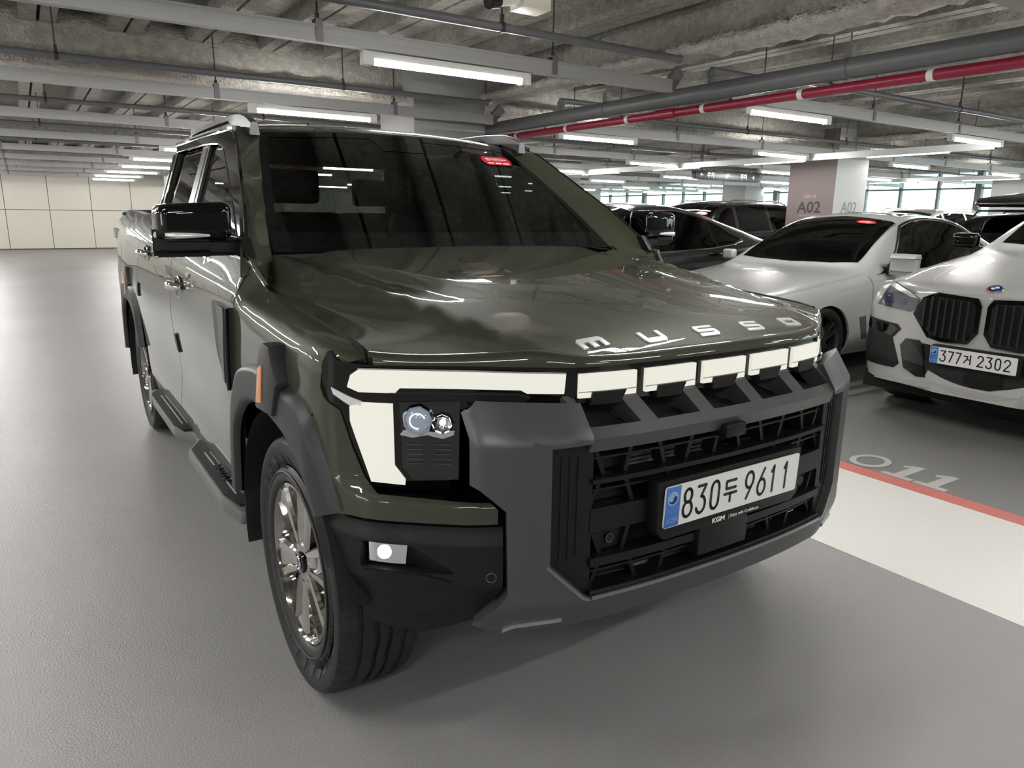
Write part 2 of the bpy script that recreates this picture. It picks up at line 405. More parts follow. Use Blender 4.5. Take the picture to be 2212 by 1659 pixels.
# glazed facade on the right
MULL = mat('mullion', (.13, .14, .14), .5)
PANE = tinted('facade_glass', (.90, .97, .95))
wr = box('wall_right', X1, X1+.25, Y0, Y1, 0, .75, mat('parapet', (.45, .44, .41), .6)); tag(wr, 'low parapet under the glazed facade', kind='structure')
box('header', X1, X1+.25, Y0, Y1, 2.86, ZC, MATS['parapet'], wr)
nw = 2
k = 0; y = Y0
while y < Y1-.5:
    nw += 1
    wd = 1.22; y1 = min(y+wd, Y1)
    wn = tag(box('window_%d' % nw, X1+.10, X1+.115, y+.03, y1-.03, .78, 2.86, PANE), 'tall clear pane of the glazed facade', kind='structure')
    big = (k % 6 == 3)
    box('mullion', X1-.02 if big else X1+.02, X1+.16, y-(.09 if big else .035), y+(.09 if big else .035), .75, 2.9, MULL, wn)
    box('transom', X1+.05, X1+.14, y+.03, y1-.03, 2.36, 2.41, MULL, wn)
    y += wd; k += 1
# columns
CG = mat('column_grey', (.33, .325, .315), .55); CBR = mat('column_mauve', (.155, .118, .112), .5); CWH = mat('column_white', (.62, .63, .60), .5)
nt_ = 20
def column(xc, yc, h=.475, painted=False):
    global nt_
    nt_ += 1
    o = tag(box('trim_%d' % nt_, xc-h, xc+h, yc-h, yc+h, 0, ZC, CG, bev=.01), 'square concrete column of the car park', kind='structure')
    if painted:
        o['label'] = 'square column painted mauve and white, marked A02'
        box('mauve_face', xc-h-.006, xc-h+.002, yc-h-.004, yc+h, 0, 2.95, CBR, o)
        box('white_face', xc-h-.004, xc+h, yc-h-.006, yc-h+.002, 0, 2.95, CWH, o)
        fx = xc-h-.0085; fy = yc-h-.0085
        A = lambda dz, dy=0: frame((fx, yc+dy, dz), (0, -1, 0), (0, 0, 1)); B = lambda dz: frame((xc, fy, dz), (1, 0, 0), (0, 0, 1))
        T2 = mat('column_text', (.022, .017, .017), .5); T3 = mat('column_text_grey', (.28, .28, .28), .5)
        text('lettering', 'A02', .28, T2, o, A(1.60), sx=1.05, bold=.005); text('lettering', '6F', .17, T2, o, A(1.355), bold=.004)
        box('rule', fx-.001, fx+.002, yc-.24, yc+.20, 1.452, 1.462, T3, o)
        text('lettering', '스튜디오', .07, mat('column_small', (.5, .36, .34), .5), o, A(1.80))
        text('lettering', 'A02', .28, T3, o, B(1.60), sx=1.05, bold=.002); text('lettering', '6F', .17, T3, o, B(1.355))
        box('rule', xc-.22, xc+.22, fy-.001, fy+.002, 1.452, 1.462, T3, o)
    return o
column(2.87, 6.42); column(11.05, 6.42, painted=True); column(18.9, 6.42)
for yc in (14.8, 23.2):
    for xc in (2.87, 11.05, 18.9): column(xc, yc)
# ------------------------------------------------------------------ lighting rails, tubes, pipes
ROWS = [2.80+2.88*k for k in range(-4, 10)]
ROWS = [y for y in ROWS if Y0+.5 < y < Y1-.6]
def hanger_me():
    bm = bmesh.new(); bm_box(bm, -.022, .022, -.037, -.033, -.05, .085); bm_box(bm, -.022, .022, .033, .037, -.05, .085); bm_box(bm, -.022, .022, -.037, .037, .081, .085)
    h = from_bm('hanger', bm, BRACK); me = h.data; bpy.data.objects.remove(h)
    bm = bmesh.new(); bm_cyl(bm, (0, 0, .08), (0, 0, .54), .006, 6); bm_cyl(bm, (0, 0, .085), (0, 0, .12), .014, 8)
    h = from_bm('hanger_rod', bm, ROD); m2 = h.data; bpy.data.objects.remove(h); return me, m2
HG, HR = hanger_me()
def rail_profile(bm, x0, x1):
    bm_box(bm, x0, x1, -.026, .026, -.05, .05); bm_box(bm, x0, x1, -.032, .032, -.052, -.036); bm_box(bm, x0, x1, -.032, .032, .036, .052); bm_box(bm, x0, x1, -.029, .029, -.006, .004)
ri = 0
for y in ROWS:
    for (xa, xb, side) in ((X0, 3.28, 'left'), (4.05, X1-.5, 'right')):
        ri += 1
        t = thing('lighting_rail', 'long grey lighting rail hung over the %s' % ('driving aisle' if side == 'left' else 'parking bays'), 'rail', (0, y, 2.49), group='lighting rails over the %s' % ('aisle' if side == 'left' else 'bays'))
        bm = bmesh.new(); rail_profile(bm, xa, xb); from_bm('rail_body', bm, RAILM, t)
        if side == 'left':
            bm = bmesh.new(); bm_box(bm, -.004, .26, -.026, .026, -.05, .05, mtx=Matrix.Translation((3.27, 0, 0)) @ Matrix.Rotation(R(-38), 4, 'Y') @ Matrix.Rotation(R(20), 4, 'Z'))
            from_bm('rail_elbow', bm, BRACK, t)
        x = xa+.1 if side == 'left' else 4.4
        x = -9+.05 if side == 'left' else 4.5
        while x < xb-.1:
            q = link('hanger', HG, None, t); q.location = (x, 0, 0); q = link('hanger_rod', HR, None, t); q.location = (x, 0, 0); x += 1.83
for (xr_, ya, yb) in ((9.43, 2.9, 12.3), (17.2, 2.9, 12.3)):
    t = thing('lighting_rail', 'grey lighting rail running lengthwise between the cross rails %s' % ('beside the A02 column' if xr_ < 12 else 'near the glazed facade'), 'rail', (xr_, 0, 2.385))
    bm = bmesh.new(); bm_box(bm, -.03, .03, ya, yb, -.05, .045); bm_box(bm, -.034, .034, ya, yb, -.052, -.03); from_bm('rail_body', bm, RAILM, t)
    for k in range(4):
        box('light_strip', -.02, .02, ya+.6+2.3*k, ya+1.8+2.3*k, -.062, -.051, LEDTUBE, t)
    for k in range(6): cyl('hanger_rod', (0, ya+.3+1.7*k, .045), (0, ya+.3+1.7*k, .60), .007, ROD, t, 6)
LX = [.55+3.76*k for k in range(-2, 6)]
def make_lamp():
    t = thing('tube_light', 'glowing white tube light hung under a ceiling rail', 'light', group='tube lights under the ceiling rails')
    bm = bmesh.new(); bm_box(bm, -.66, .66, -.028, .028, -.022, .022, .006, 2); from_bm('lamp_housing', bm, WHITEP, t, smooth=True, angle=40)
    prof = [(-.025, 0), (-.026, -.012), (-.022, -.026), (-.012, -.035), (0, -.038), (.012, -.035), (.022, -.026), (.026, -.012), (.025, 0)]
    V = []; F = []
    for x in (-.585, .585):
        for (a, b) in prof: V.append((x, a, b-.022))
    n = len(prof)
    for i in range(n-1): F.append((i, i+1, n+i+1, n+i))
    F.append(tuple(range(n))[::-1]); F.append(tuple(range(n, 2*n)))
    mesh('diffuser', V, F, LEDTUBE, t, smooth=True).data.set_sharp_from_angle(angle=R(60))
    for s in (-1, 1): box('end_cap', s*.625-.04, s*.625+.04, -.030, .030, -.064, .012, WHITEP, t, .006)
    return t
def copy_tree(o, parent=None):
    c = o.copy(); COL.objects.link(c); c.parent = parent
    for ch in list(o.children): copy_tree(ch, c)
    return c
lamp0 = make_lamp(); used = False
for y in ROWS:
    for x in LX:
        if x+1.2 > X1: continue
        dx = random.uniform(-.1, .1) if y > 10 else 0
        o = lamp0 if not used else copy_tree(lamp0); used = True
        o.location = (x+.6+dx, y, 2.408)
# conduits along the rails
for y in ROWS:
    for (xa, xb) in ((X0, 2.95), (4.3, X1-.3)):
        t = thing('grey_conduit', 'thin grey pipe hung across the ceiling %s' % ('over the aisle' if xa < 0 else 'over the bays'), 'pipe', (0, y-.42, 2.60), group='conduits %s' % ('over the aisle' if xa < 0 else 'over the bays'))
        cyl('pipe', (xa, 0, 0), (xb, 0, 0), .029, PIPEG, t, 12)
        if xa < 0: cyl('elbow', (xb-.01, 0, 0), (xb+.10, .10, .03), .034, PIPEG, t, 12)
        x = (-8.3 if xa < 0 else 4.9)
        while x < xb:
            bm = bmesh.new(); bm_cyl(bm, (x, 0, .0), (x, 0, .43), .006, 6); bm_cyl(bm, (x-.012, 0, 0), (x+.012, 0, 0), .036, 12); bm_box(bm, x-.012, x+.012, -.01, .01, .03, .08)
            from_bm('hanger', bm, ROD, t); x += 2.4
# fire main: big grey pipe with red pipe below it
t = thing('fire_main_pipe', 'thick grey pipe running along the ceiling above the parking bays', 'pipe', (3.6, 0, 2.455))
cyl('pipe', (0, Y0+.05, 0), (0, Y1-.05, 0), .072, PIPEG, t, 24)
for y in (-4.6, -1.6, 1.35, 4.0, 7.0, 10, 13, 16, 19, 22, 25):
    bm = bmesh.new(); bm_cyl(bm, (0, y-.018, 0), (0, y+.018, 0), .077, 24); bm_box(bm, -.03, .03, y-.03, y+.03, .06, .16); bm_cyl(bm, (0, y, .1), (0, y, .26), .008, 6)
    from_bm('clamp', bm, PIPEG, t, smooth=True, angle=40)
for y in (2.62, 4.75, 8.6, 11.6):
    cyl('branch_stub', (0, y, .03), (0, y, .18), .038, PIPEG, t, 12); cyl('coupling', (0, y, .12), (0, y, .155), .05, PIPEG, t, 12)
    cyl('branch_pipe', (-.02, y, .17), (.9, y, .17), .03, PIPEG, t, 12)
t = thing('red_sprinkler_pipe', 'dark red pipe clipped under the thick grey pipe', 'pipe', (3.63, 0, 2.332))
cyl('pipe', (0, Y0+.05, 0), (0, Y1-.05, 0), .037, REDP, t, 16)
cyl('coupling', (0, 3.05, 0), (0, 3.3, 0), .047, REDP, t, 16)
y = -6.1
while y < 28:
    cyl('clip', (0, y-.022, 0), (0, y+.022, 0), .0395, WHITEP, t, 16); y += .98
# pipe along the end wall
o = thing('wall_pipe', 'grey pipe running along the top of the end wall', 'pipe', (0, 28.0, 2.68)); cyl('pipe', (X0, 0, 0), (X1, 0, 0), .055, PIPEG, o, 12)
for k in range(9): cyl('hanger', (X0+1+k*3.3, 0, 0), (X0+1+k*3.3, 0, .5), .012, ROD, o, 6)
# security camera hung from the ceiling
t = thing('security_camera', 'white bullet security camera on a cream box hung from the ceiling', 'camera', (1.30, 2.05, 2.63))
CREAM = mat('cream_box', (.60, .57, .48), .45)
box('junction_box', -.10, .10, -.08, .08, 0, .30, CREAM, t, .006)
cyl('drop_rod', (0, 0, .28), (0, 0, .58), .02, PIPEG, t, 10)
cyl('mount_disc', (-.10, 0, .06), (-.125, 0, .06), .048, WHITEP, t, 20)
cyl('arm', (-.12, 0, .06), (-.165, -.01, .04), .018, WHITEP, t, 12)
cyl('camera_body', (-.15, -.005, .045), (-.285, -.05, .005), .034, WHITEP, t, 20)
cyl('lens_hood', (-.27, -.045, .0095), (-.345, -.070, -.0125), .041, BLACKP2, t, 20)
cyl('lens', (-.340, -.0685, -.011), (-.348, -.071, -.0135), .026, GLOSSB, t, 16)
# hanging guide sign
SIGNB = mat('sign_black', (.008, .008, .009), .35); SIGNT = mat('sign_text', (.9, .9, 1), .4, emit=((.95, .95, 1), .5))
t = thing('direction_sign', 'black hanging guide sign with white arrows reading 6F', 'sign', (11.75, 9.4, 2.30))
box('sign_box', -1.05, 1.05, -.06, .06, -.085, .085, SIGNB, t, .006)
T = frame((0, -.0625, 0), (1, 0, 0), (0, 0, 1))
for s, x in (('←', -.86), ('주차', -.58), ('6F', -.05), ('주차', .50), ('→', .82)):
    text('lettering', s, .125, SIGNT, t, T @ Matrix.Translation((x, 0, 0)), bold=.001)
for x in (-.8, .8): cyl('drop_rod', (x, 0, .08), (x, 0, .80), .012, ROD, t, 8)
t = thing('exit_sign', 'small white exit sign with green symbol hung from the ceiling', 'sign', (11.4, 16.0, 2.45))
box('sign_box', -.2, .2, -.04, .04, -.18, .18, mat('exit_white', (.75, .85, .82), .4, emit=((.8, 1, .95), .7)), t, .008)
prism('running_symbol', [(-.1, 0), (-.02, .1), (-.02, .04), (.1, .04), (.1, -.04), (-.02, -.04), (-.02, -.1)], -.044, -.041, mat('exit_green', (.0, .35, .18), .4, emit=((0, .6, .3), .6)), t, 'Y')
cyl('drop_rod', (0, 0, .17), (0, 0, .7), .012, ROD, t, 8)
# building across the street
bw = mat('far_wall', (.72, .74, .74), .7); bgl = mat('far_glass', (.42, .56, .58), .3)
t = thing('apartment_building', 'pale building with rows of windows beyond the glazed facade', 'building', (31, 12, 0))
box('wall', 0, 2, -28, 28, -6, 12, bw, t)
wm = None
for iz in range(4):
    for iy in range(20):
        if wm is None: q = box('window', -.08, .05, -.95, .95, 0, 1.15, bgl, t); wm = q.data
        else: q = link('window', wm, None, t)
        q.location = (0, -24+iy*2.5, -1.3+iz*1.9)
# ================================================================== GREEN PICKUP TRUCK (right flank of the truck is at -x, rear towards +y)
TR = thing('pickup_truck', 'dark olive green double-cab pickup truck with lit white light bar', 'truck')
# ---- plan curves of the nose, parameter p: x up to .90, then arc length
def plan(pts):
    ps = []; L = None
    for i, (x, y) in enumerate(pts):
        if x <= .9005: ps.append(x)
        else: ps.append(ps[-1]+math.hypot(x-pts[i-1][0], y-pts[i-1][1]))
    cx = curve(ps, [q[0] for q in pts]); cy = curve(ps, [q[1] for q in pts])
    return (lambda p: (math.copysign(cx(abs(p)), p), cy(abs(p))))
F1 = plan([(-.11, -.750), (0, -.752), (.11, -.750), (.27, -.742), (.45, -.714), (.475, -.70), (.57, -.64), (.70, -.55), (.80, -.485), (.86, -.445), (.90, -.41), (.94, -.352), (.955, -.25), (.96, 0)])
F2 = plan([(-.2, -.81), (0, -.815), (.2, -.81), (.45, -.787), (.56, -.752), (.695, -.683), (.708, -.655), (.735, -.575), (.76, -.5), (.9, -.2)])
F3 = plan([(.40, -.785), (.45, -.765), (.56, -.725), (.65, -.677), (.70, -.650), (.767, -.596), (.822, -.548), (.884, -.486), (.90, -.458), (.916, -.424), (.938, -.35), (.955, -.27), (.96, -.1)])
def onplan(F, s, dy=lambda p, z: 0.0):
    def f(p, z):
        x, y = F(p); return (s*x, y+dy(p, z), z)
    return f
def pf(name, poly, F, s, m, parent, off=0., thick=.02, du=.04, dv=.04, dy=lambda p, z: 0., holes=(), lipm=None):
    """front sheet on a plan curve; s = -1 right flank, +1 left flank"""
    return patch(name, poly, onplan(F, s, dy), m, parent, du, dv, thick, sg=s, holes=holes, off=off)
# ---- hood
zc = curve([-.80, -.745, -.72, -.685, -.6, -.45, -.2, .1, .35, .58], [1.065, 1.079, 1.087, 1.102, 1.127, 1.153, 1.188, 1.225, 1.252, 1.275])
xr = curve([-.75, -.3, -.1, .2, .5], [.50, .60, .66, .725, .785])
zs = curve([-.75, -.44, -.38, .04, .43, .58], [1.04, 1.084, 1.096, 1.127, 1.156, 1.165])
def zhood(x, y):
    a = abs(x); r = xr(y); zr = zc(y)-.020; zseam = zs(y)
    if y < -.40: zseam = min(zseam, zr-.004)
    dip = .020*math.exp(-((a-(r-.12))/.065)**2)*min(1, max(0, (y+.28)/.35))
    if a <= r: return zc(y)-.020*(a/r)**2-dip
    t = min(1.2, (a-r)/(.85-r)); return zseam+(zr-zseam)*(abs(1-t)**2.3 if t < 1 else 0)-dip
yf = lambda x: F1(x)[1]+.012
fr = [(-.85+1.7*i/34) for i in range(35)]
hp = [(x, yf(x)+.012) for x in fr]+[(.852, -.2), (.852, .1), (.852, .40), (.838, .47), (.80, .53), (.74, .565), (0, .60), (-.74, .565), (-.80, .53), (-.838, .47), (-.852, .40), (-.852, .1), (-.852, -.2)]
hood = patch('hood', hp, lambda x, y: (x, y, zhood(x, y)), PAINT, TR, .035, .035, .03, sg=1, eps=.010)
def hface(p, t):      # turned-down front edge of the hood
    x, y = F1(p); y0 = yf(abs(x))+.012; z0 = zhood(x, y0)
    z1 = 1.057; a = t
    return (x, y0+(y-.004-y0)*max(0, math.sin(a*math.pi/2))**.8, z0+(z1-z0)*(1-math.cos(a*math.pi/2)))
patch('hood_front_edge', [(-.85, 0), (.85, 0), (.85, 1), (-.85, 1)], hface, PAINT, hood, .035, .12, 0, sg=-1, eps=.01)
for s in (-1, 1):
    tube('hood_seam', [(s*.8545, y, zs(y)-.001 if y > -.40 else zhood(.85, y)-.002) for y in [-.405+.0415*k for k in range(20)]]+[(s*.853, .42, 1.165), (s*.848, .435, 1.20)], .0052, DARK, hood, 6)
    tube('hood_seam', [(s*.8545, -.405, zhood(.85, -.405)-.002), (s*.8555, -.418, 1.075), (s*.857, -.428, 1.058)], .0048, DARK, hood, 6)
# letters on the hood
LET = {
 'm': [(-.040, -.013), (-.040, .010), (-.033, .016), (.033, .016), (.040, .010), (.040, -.013), (.026, -.013), (.026, .004), (.008, .004), (.008, -.013), (-.008, -.013), (-.008, .004), (-.026, .004), (-.026, -.013)],
 'u': [(-.036, .016), (-.036, -.009), (-.029, -.016), (.029, -.016), (.036, -.009), (.036, .016), (.023, .016), (.023, -.005), (-.023, -.005), (-.023, .016)],
 's': [(.036, .016), (-.029, .016), (-.036, .011), (-.036, -.001), (-.031, -.004), (.023, -.004), (.023, -.009), (-.036, -.009), (-.036, -.016), (.029, -.016), (.036, -.011), (.036, .001), (.031, .004), (-.023, .004), (-.023, .009), (.036, .009)],
}
def letter(ch, xc, yc):
    if ch == 'o':
        P = [(-.036, .010), (-.029, .016), (.036, .016), (.036, -.010), (.029, -.016), (-.036, -.016)]; H = [(-.021, .006), (.021, .006), (.021, -.006), (-.021, -.006)]
        hs = [[(xc+a, yc+b*1.45) for a, b in H]]
    else: P = LET[ch]; hs = []
    po = [(xc+a, yc+b*1.45) for a, b in P]
    return patch('emblem_letter', po, lambda x, y: (x, y, zhood(x, y)), mat('emblem_silver', (.80, .80, .80), .22, .35), hood, .03, .03, .004, sg=1, holes=hs, off=.004, eps=.01)
for ch, xc, yc in (('m', -.375, -.665), ('u', -.19, -.678), ('s', 0, -.682), ('s', .19, -.678), ('o', .375, -.665)): letter(ch, xc, yc)
# ---- flank sections: rows of (x, z) at stations along y
RV = [.42, .53, .62, .68, .75, .83, .90, .98, 1.06, 1.10, 1.14, 1.17, 1.20]
ST = {
 -.45: ([.865]*9+[.862, .858, .855, .850], [.42, .53, .62, .68, .75, .83, .90, .96, 1.02, 1.045, 1.055, 1.058, 1.062]),
 -.36: ([.934]*9+[.926, .912, .888, .853], [.42, .53, .62, .68, .75, .83, .90, .965, 1.03, 1.06, 1.082, 1.092, 1.097]),
 -.28: ([.945, .948, .949, .950, .951, .952, .952, .952, .948, .937, .914, .886, .854], [.42, .53, .62, .68, .75, .83, .90, .97, 1.038, 1.070, 1.092, 1.101, 1.104]),
 -.10: ([.945, .95, .953, .955, .957, .959, .960, .960, .953, .940, .914, .886, .856], [.42, .53, .62, .68, .75, .83, .90, .98, 1.045, 1.080, 1.104, 1.113, 1.117]),
 .15: ([.945, .95, .953, .955, .957, .959, .960, .960, .955, .943, .917, .888, .857], [.42, .53, .62, .68, .75, .83, .90, .98, 1.06, 1.096, 1.121, 1.131, 1.135]),
 .32: ([.945, .953, .957, .959, .961, .962, .963, .961, .957, .951, .930, .896, .860], [.42, .53, .62, .68, .75, .83, .90, .98, 1.06, 1.10, 1.130, 1.146, 1.153]),
 .42: ([.945, .955, .960, .962, .964, .966, .965, .962, .957, .956, .952, .927, .890], [.42, .53, .62, .68, .75, .83, .90, .98, 1.06, 1.10, 1.132, 1.180, 1.243]),
 1.0: ([.94, .952, .950, .950, .953, .958, .962, .963, .958, .952, .947, .928, .880], [.42, .53, .62, .68, .75, .83, .90, .98, 1.06, 1.105, 1.145, 1.195, 1.262]),
 1.62: ([.94, .954, .944, .941, .947, .957, .963, .964, .957, .949, .946, .931, .871], [.42, .53, .62, .68, .75, .83, .90, .98, 1.06, 1.11, 1.16, 1.213, 1.288]),
 2.66: ([.945, .955, .958, .962, .967, .973, .976, .976, .965, .956, .941, .921, .866], [.42, .53, .62, .68, .75, .83, .90, .98, 1.07, 1.16, 1.228, 1.278, 1.337]),
 3.15: ([.95, .958, .962, .966, .970, .974, .976, .975, .966, .955, .940, .914, .852], [.42, .53, .62, .68, .75, .83, .90, .98, 1.07, 1.165, 1.24, 1.300, 1.368]),
 3.8: ([.93, .94, .945, .95, .955, .957, .958, .957, .948, .938, .920, .893, .830], [.42, .53, .62, .68, .75, .83, .90, .98, 1.07, 1.17, 1.25, 1.315, 1.385]),
 4.28: ([.88, .89, .895, .90, .903, .905, .906, .906, .905, .902, .896, .868, .810], [.42, .53, .62, .68, .75, .83, .90, .98, 1.07, 1.17, 1.26, 1.34, 1.395]),
}
_ys = sorted(ST)
_cx = [curve(_ys, [ST[y][0][i] for y in _ys]) for i in range(len(RV))]
_cz = [curve(_ys, [ST[y][1][i] for y in _ys]) for i in range(len(RV))]
import bisect
def _crom(c, i, t, y):
    n = len(c); g = lambda k: c[min(max(k, 0), n-1)](y)
    p0, p1, p2, p3 = g(i-1), g(i), g(i+1), g(i+2)
    h = RV[i+1]-RV[i]; hm = RV[i]-RV[i-1] if i > 0 else h; hp_ = RV[i+2]-RV[i+1] if i+2 < n else h
    m1 = ((p2-p1)/h*hm+(p1-p0)/hm*h)/(h+hm) if i > 0 else (p2-p1)/h
    m2 = ((p3-p2)/hp_*h+(p2-p1)/h*hp_)/(h+hp_) if i+2 < n else (p2-p1)/h
    return (2*t**3-3*t*t+1)*p1+(t**3-2*t*t+t)*h*m1+(-2*t**3+3*t*t)*p2+(t**3-t*t)*h*m2
def side(y, v):
    i = min(max(bisect.bisect_right(RV, v)-1, 0), len(RV)-2); t = (v-RV[i])/(RV[i+1]-RV[i])
    return _crom(_cx, i, t, y), _crom(_cz, i, t, y)
def flank(s):
    def f(y, v):
        x, z = side(y, v); return (s*x, y, z)
    return f
def psd(name, poly, s, m, parent, off=0., thick=.02, du=.05, dv=.035, holes=()):
    return patch(name, poly, flank(s), m, parent, du, dv, thick, sg=s, off=off, holes=holes)
# wheel-arch contours relative to the wheel centre line (y, z)
OUT = [(-.435, .62), (-.405, .701), (-.380, .762), (-.357, .820), (-.333, .862), (-.310, .897), (-.283, .923), (-.205, .956), (-.086, .966), (.100, .971), (.229, .955), (.341, .920), (.409, .852), (.46, .76), (.50, .62), (.515, .47)]
INN = [(-.33, .60), (-.318, .665), (-.302, .700), (-.285, .731), (-.262, .753), (-.240, .770), (-.20, .793), (-.150, .816), (-.06, .834), (.06, .846), (.15, .845), (.24, .828), (.32, .787), (.395, .721), (.43, .62), (.45, .47)]
_k = [i for i in range(len(OUT))]
cOy, cOz, cIy, cIz = [curve(_k, [P[j] for P in L]) for L in (OUT, INN) for j in (0, 1)]
bfront = curve([-.55, -.486, -.424, -.35, -.29, -.1, .6], [.845, .884, .914, .936, .950, .957, .957])
brear = curve([-.6, 0, .6], [.966, .964, .950])
def flare(s, yw, base, name, k0, k1):
    bump = curve([0, .06, .13, .5, .85, .95, 1], [-.004, .012, .026, .028, .026, .018, .006])
    def f(k, w_):
        y = cOy(k)+(cIy(k)-cOy(k))*w_; z = cOz(k)+(cIz(k)-cOz(k))*w_
        return (s*(base(y)+bump(w_)), yw+y, z)
    return patch(name, [(k0, 0), (k1, 0), (k1, 1), (k0, 1)], f, FLARE, TR, .33, .11, .05, sg=-s, eps=.02)
for s in (-1, 1):
    fdr = []
    fpoly = [(.404, .82), (.404, 1.195), (.30, 1.20), (.0, 1.20), (-.30, 1.20), (-.40, 1.20), (-.43, 1.185), (-.418, 1.13), (-.398, 1.10), (-.360, 1.092), (-.350, 1.06), (-.345, 1.01), (-.350, .965), (-.285, .905), (-.20, .945), (-.05, .955), (.10, .96), (.22, .945), (.33, .908)]
    fen = psd('fender', fpoly, s, PAINT, TR, du=.035, dv=.025)
    fd = psd('front_door', [(.51, .47), (.495, .60), (.455, .75), (.411, .83), (.411, 1.197), (1.0, 1.199), (1.611, 1.199), (1.611, .47)], s, PAINT, TR)
    arch = [(3.15+a, b) for a, b in OUT]
    rd = psd('rear_door', [(1.619, .47), (1.619, 1.199), (2.2, 1.199), (2.652, 1.199), (2.652, .77), (2.63, .64), (2.60, .47)], s, PAINT, TR)
    bpoly = [(2.66, .80), (2.66, 1.199), (3.4, 1.199), (4.275, 1.199), (4.275, .50), (3.66, .50), (3.64, .62), (3.60, .76), (3.54, .85), (3.454, .915), (3.343, .95), (3.15, .966), (3.0, .955), (2.87, .925), (2.76, .875)]
    bs = psd('bed_side', bpoly, s, PAINT, TR)
    psd('fuel_lid', [(3.55, 1.00), (3.55, 1.10), (3.75, 1.10), (3.75, 1.00)], s, PAINT, bs, off=.001, thick=.003) if s < 0 else None
    flare(s, 0, bfront, 'fender_flare', .9, 15); flare(s, 3.15, brear, 'fender_flare', 0.0, 15)
    # amber reflector pods
    for yw, bx in ((0, .957), (3.15, .952)):
        pod = prism('reflector_pod', [(-.015, 1.035), (-.055, 1.062), (-.110, 1.060), (-.158, .965), (-.10, .868), (.062, .858), (.045, .93)], bx-.02, bx+.040, FLARE, TR, 'X', .010, mtx=Matrix.Translation((0, yw, 0)) @ Matrix.Diagonal((s, 1, 1, 1)))
        if s < 0: pod['label'] = 'grey plastic blade with amber reflector'
        prism('amber_reflector', [(-.050, 1.000), (-.008, .985), (.036, .878), (-.020, .890)], bx+.035, bx+.043, AMBER, pod, 'X', .0015, mtx=Matrix.Translation((0, yw, 0)) @ Matrix.Diagonal((s, 1, 1, 1)))
    # sill, cladding strips
    sp = lambda y, z: (s*(.945-.25*max(0, .47-z)), y, z)
    patch('sill', [(.47, .36), (.47, .468), (2.60, .468), (2.60, .36)], sp, SATIN, TR, .3, .03, .02, sg=s)
    # front-door blade trim
    bl = psd('door_blade_trim', [(.655, 1.085), (.645, 1.098), (.428, 1.098), (.428, .835), (.47, .835), (.585, .93)], s, FLARE, fd, off=.018, thick=.02)
    psd('blade_rib', [(.545, 1.088), (.52, 1.098), (.452, 1.094), (.452, .85), (.475, .86), (.50, .93)], s, SATIN, fd, off=.026, thick=.01)
    tube('blade_edge', [(s*(side(.43, v)[0]+.018), .43, side(.43, v)[1]) for v in (.83, .9, 1.0, 1.095)], .007, GLOSSB, fd)
    # edge guards
    psd('edge_guard', [(1.525, .775), (1.528, .86), (1.575, .86), (1.572, .775)], s, BLACKP, fd, off=.008, thick=.008)
    psd('edge_guard', [(2.575, .93), (2.575, 1.005), (2.625, 1.005), (2.625, .93)], s, BLACKP, rd, off=.008, thick=.008)
    # handles
    for yc, vc, dr in ((1.40, 1.075, fd), (2.32, 1.115, rd)):
        x, z = side(yc, vc); x2, z2 = side(yc, vc-.01)
        cup = lathe('handle_cup', [(-.004, .052), (.004, .050), (.006, .044), (-.004, .034), (-.012, .016), (-.013, 0)], DCHROME, dr, 24, 'X', mtx=Matrix.Translation((s*x, yc, z)) @ Matrix.Diagonal((s, 1.5, 1, 1)))
        tube('door_handle', [(s*(x+.004), yc-.085, z+.008), (s*(x+.032), yc-.06, z+.010), (s*(x+.036), yc, z+.010), (s*(x+.032), yc+.06, z+.010), (s*(x+.004), yc+.085, z+.008)], [.010, .019, .021, .019, .010], CHROME, dr, 10)
        psd('key_slot', [(yc-.22, vc+.052), (yc-.22, vc+.066), (yc-.15, vc+.066), (yc-.15, vc+.052)], s, CHROME, dr, off=.004, thick=.006)
    # belt chrome
    tube('belt_moulding', [(s*(side(y, 1.2)[0]+.004), y, side(y, 1.2)[1]+.004) for y in [.34]+[.42+.1*k for k in range(22)]], .0085, CHROME, TR)
    # mud flaps
    for yw in (.455, 3.15+.47):
        prism('mud_flap', [(.955, .50), (.955, .32), (.935, .286), (.80, .275), (.74, .30), (.74, .50)], yw, yw+.012, BLACKP, TR, 'Y', .004, mtx=Matrix.Diagonal((s, 1, 1, 1)))
    # inner wheel housings
    for yw in (0, 3.15):
        V = []; F = []
        for k in range(25):
            a = math.pi*(-.08+1.03*k/24)
            for x in (.955, .62): V.append((s*x, yw+.462*math.cos(a)*1.0, .392+.452*math.sin(a)))
        for k in range(24): F.append((2*k, 2*k+1, 2*k+3, 2*k+2))
        n0 = len(V); V += [(s*.62, yw+.462*math.cos(math.pi*(-.08+1.03*k/24)), .392+.452*math.sin(math.pi*(-.08+1.03*k/24))) for k in range(25)]; F.append(tuple(range(n0, n0+25)))
        mesh('wheel_housing', V, F, DARK, TR, True)
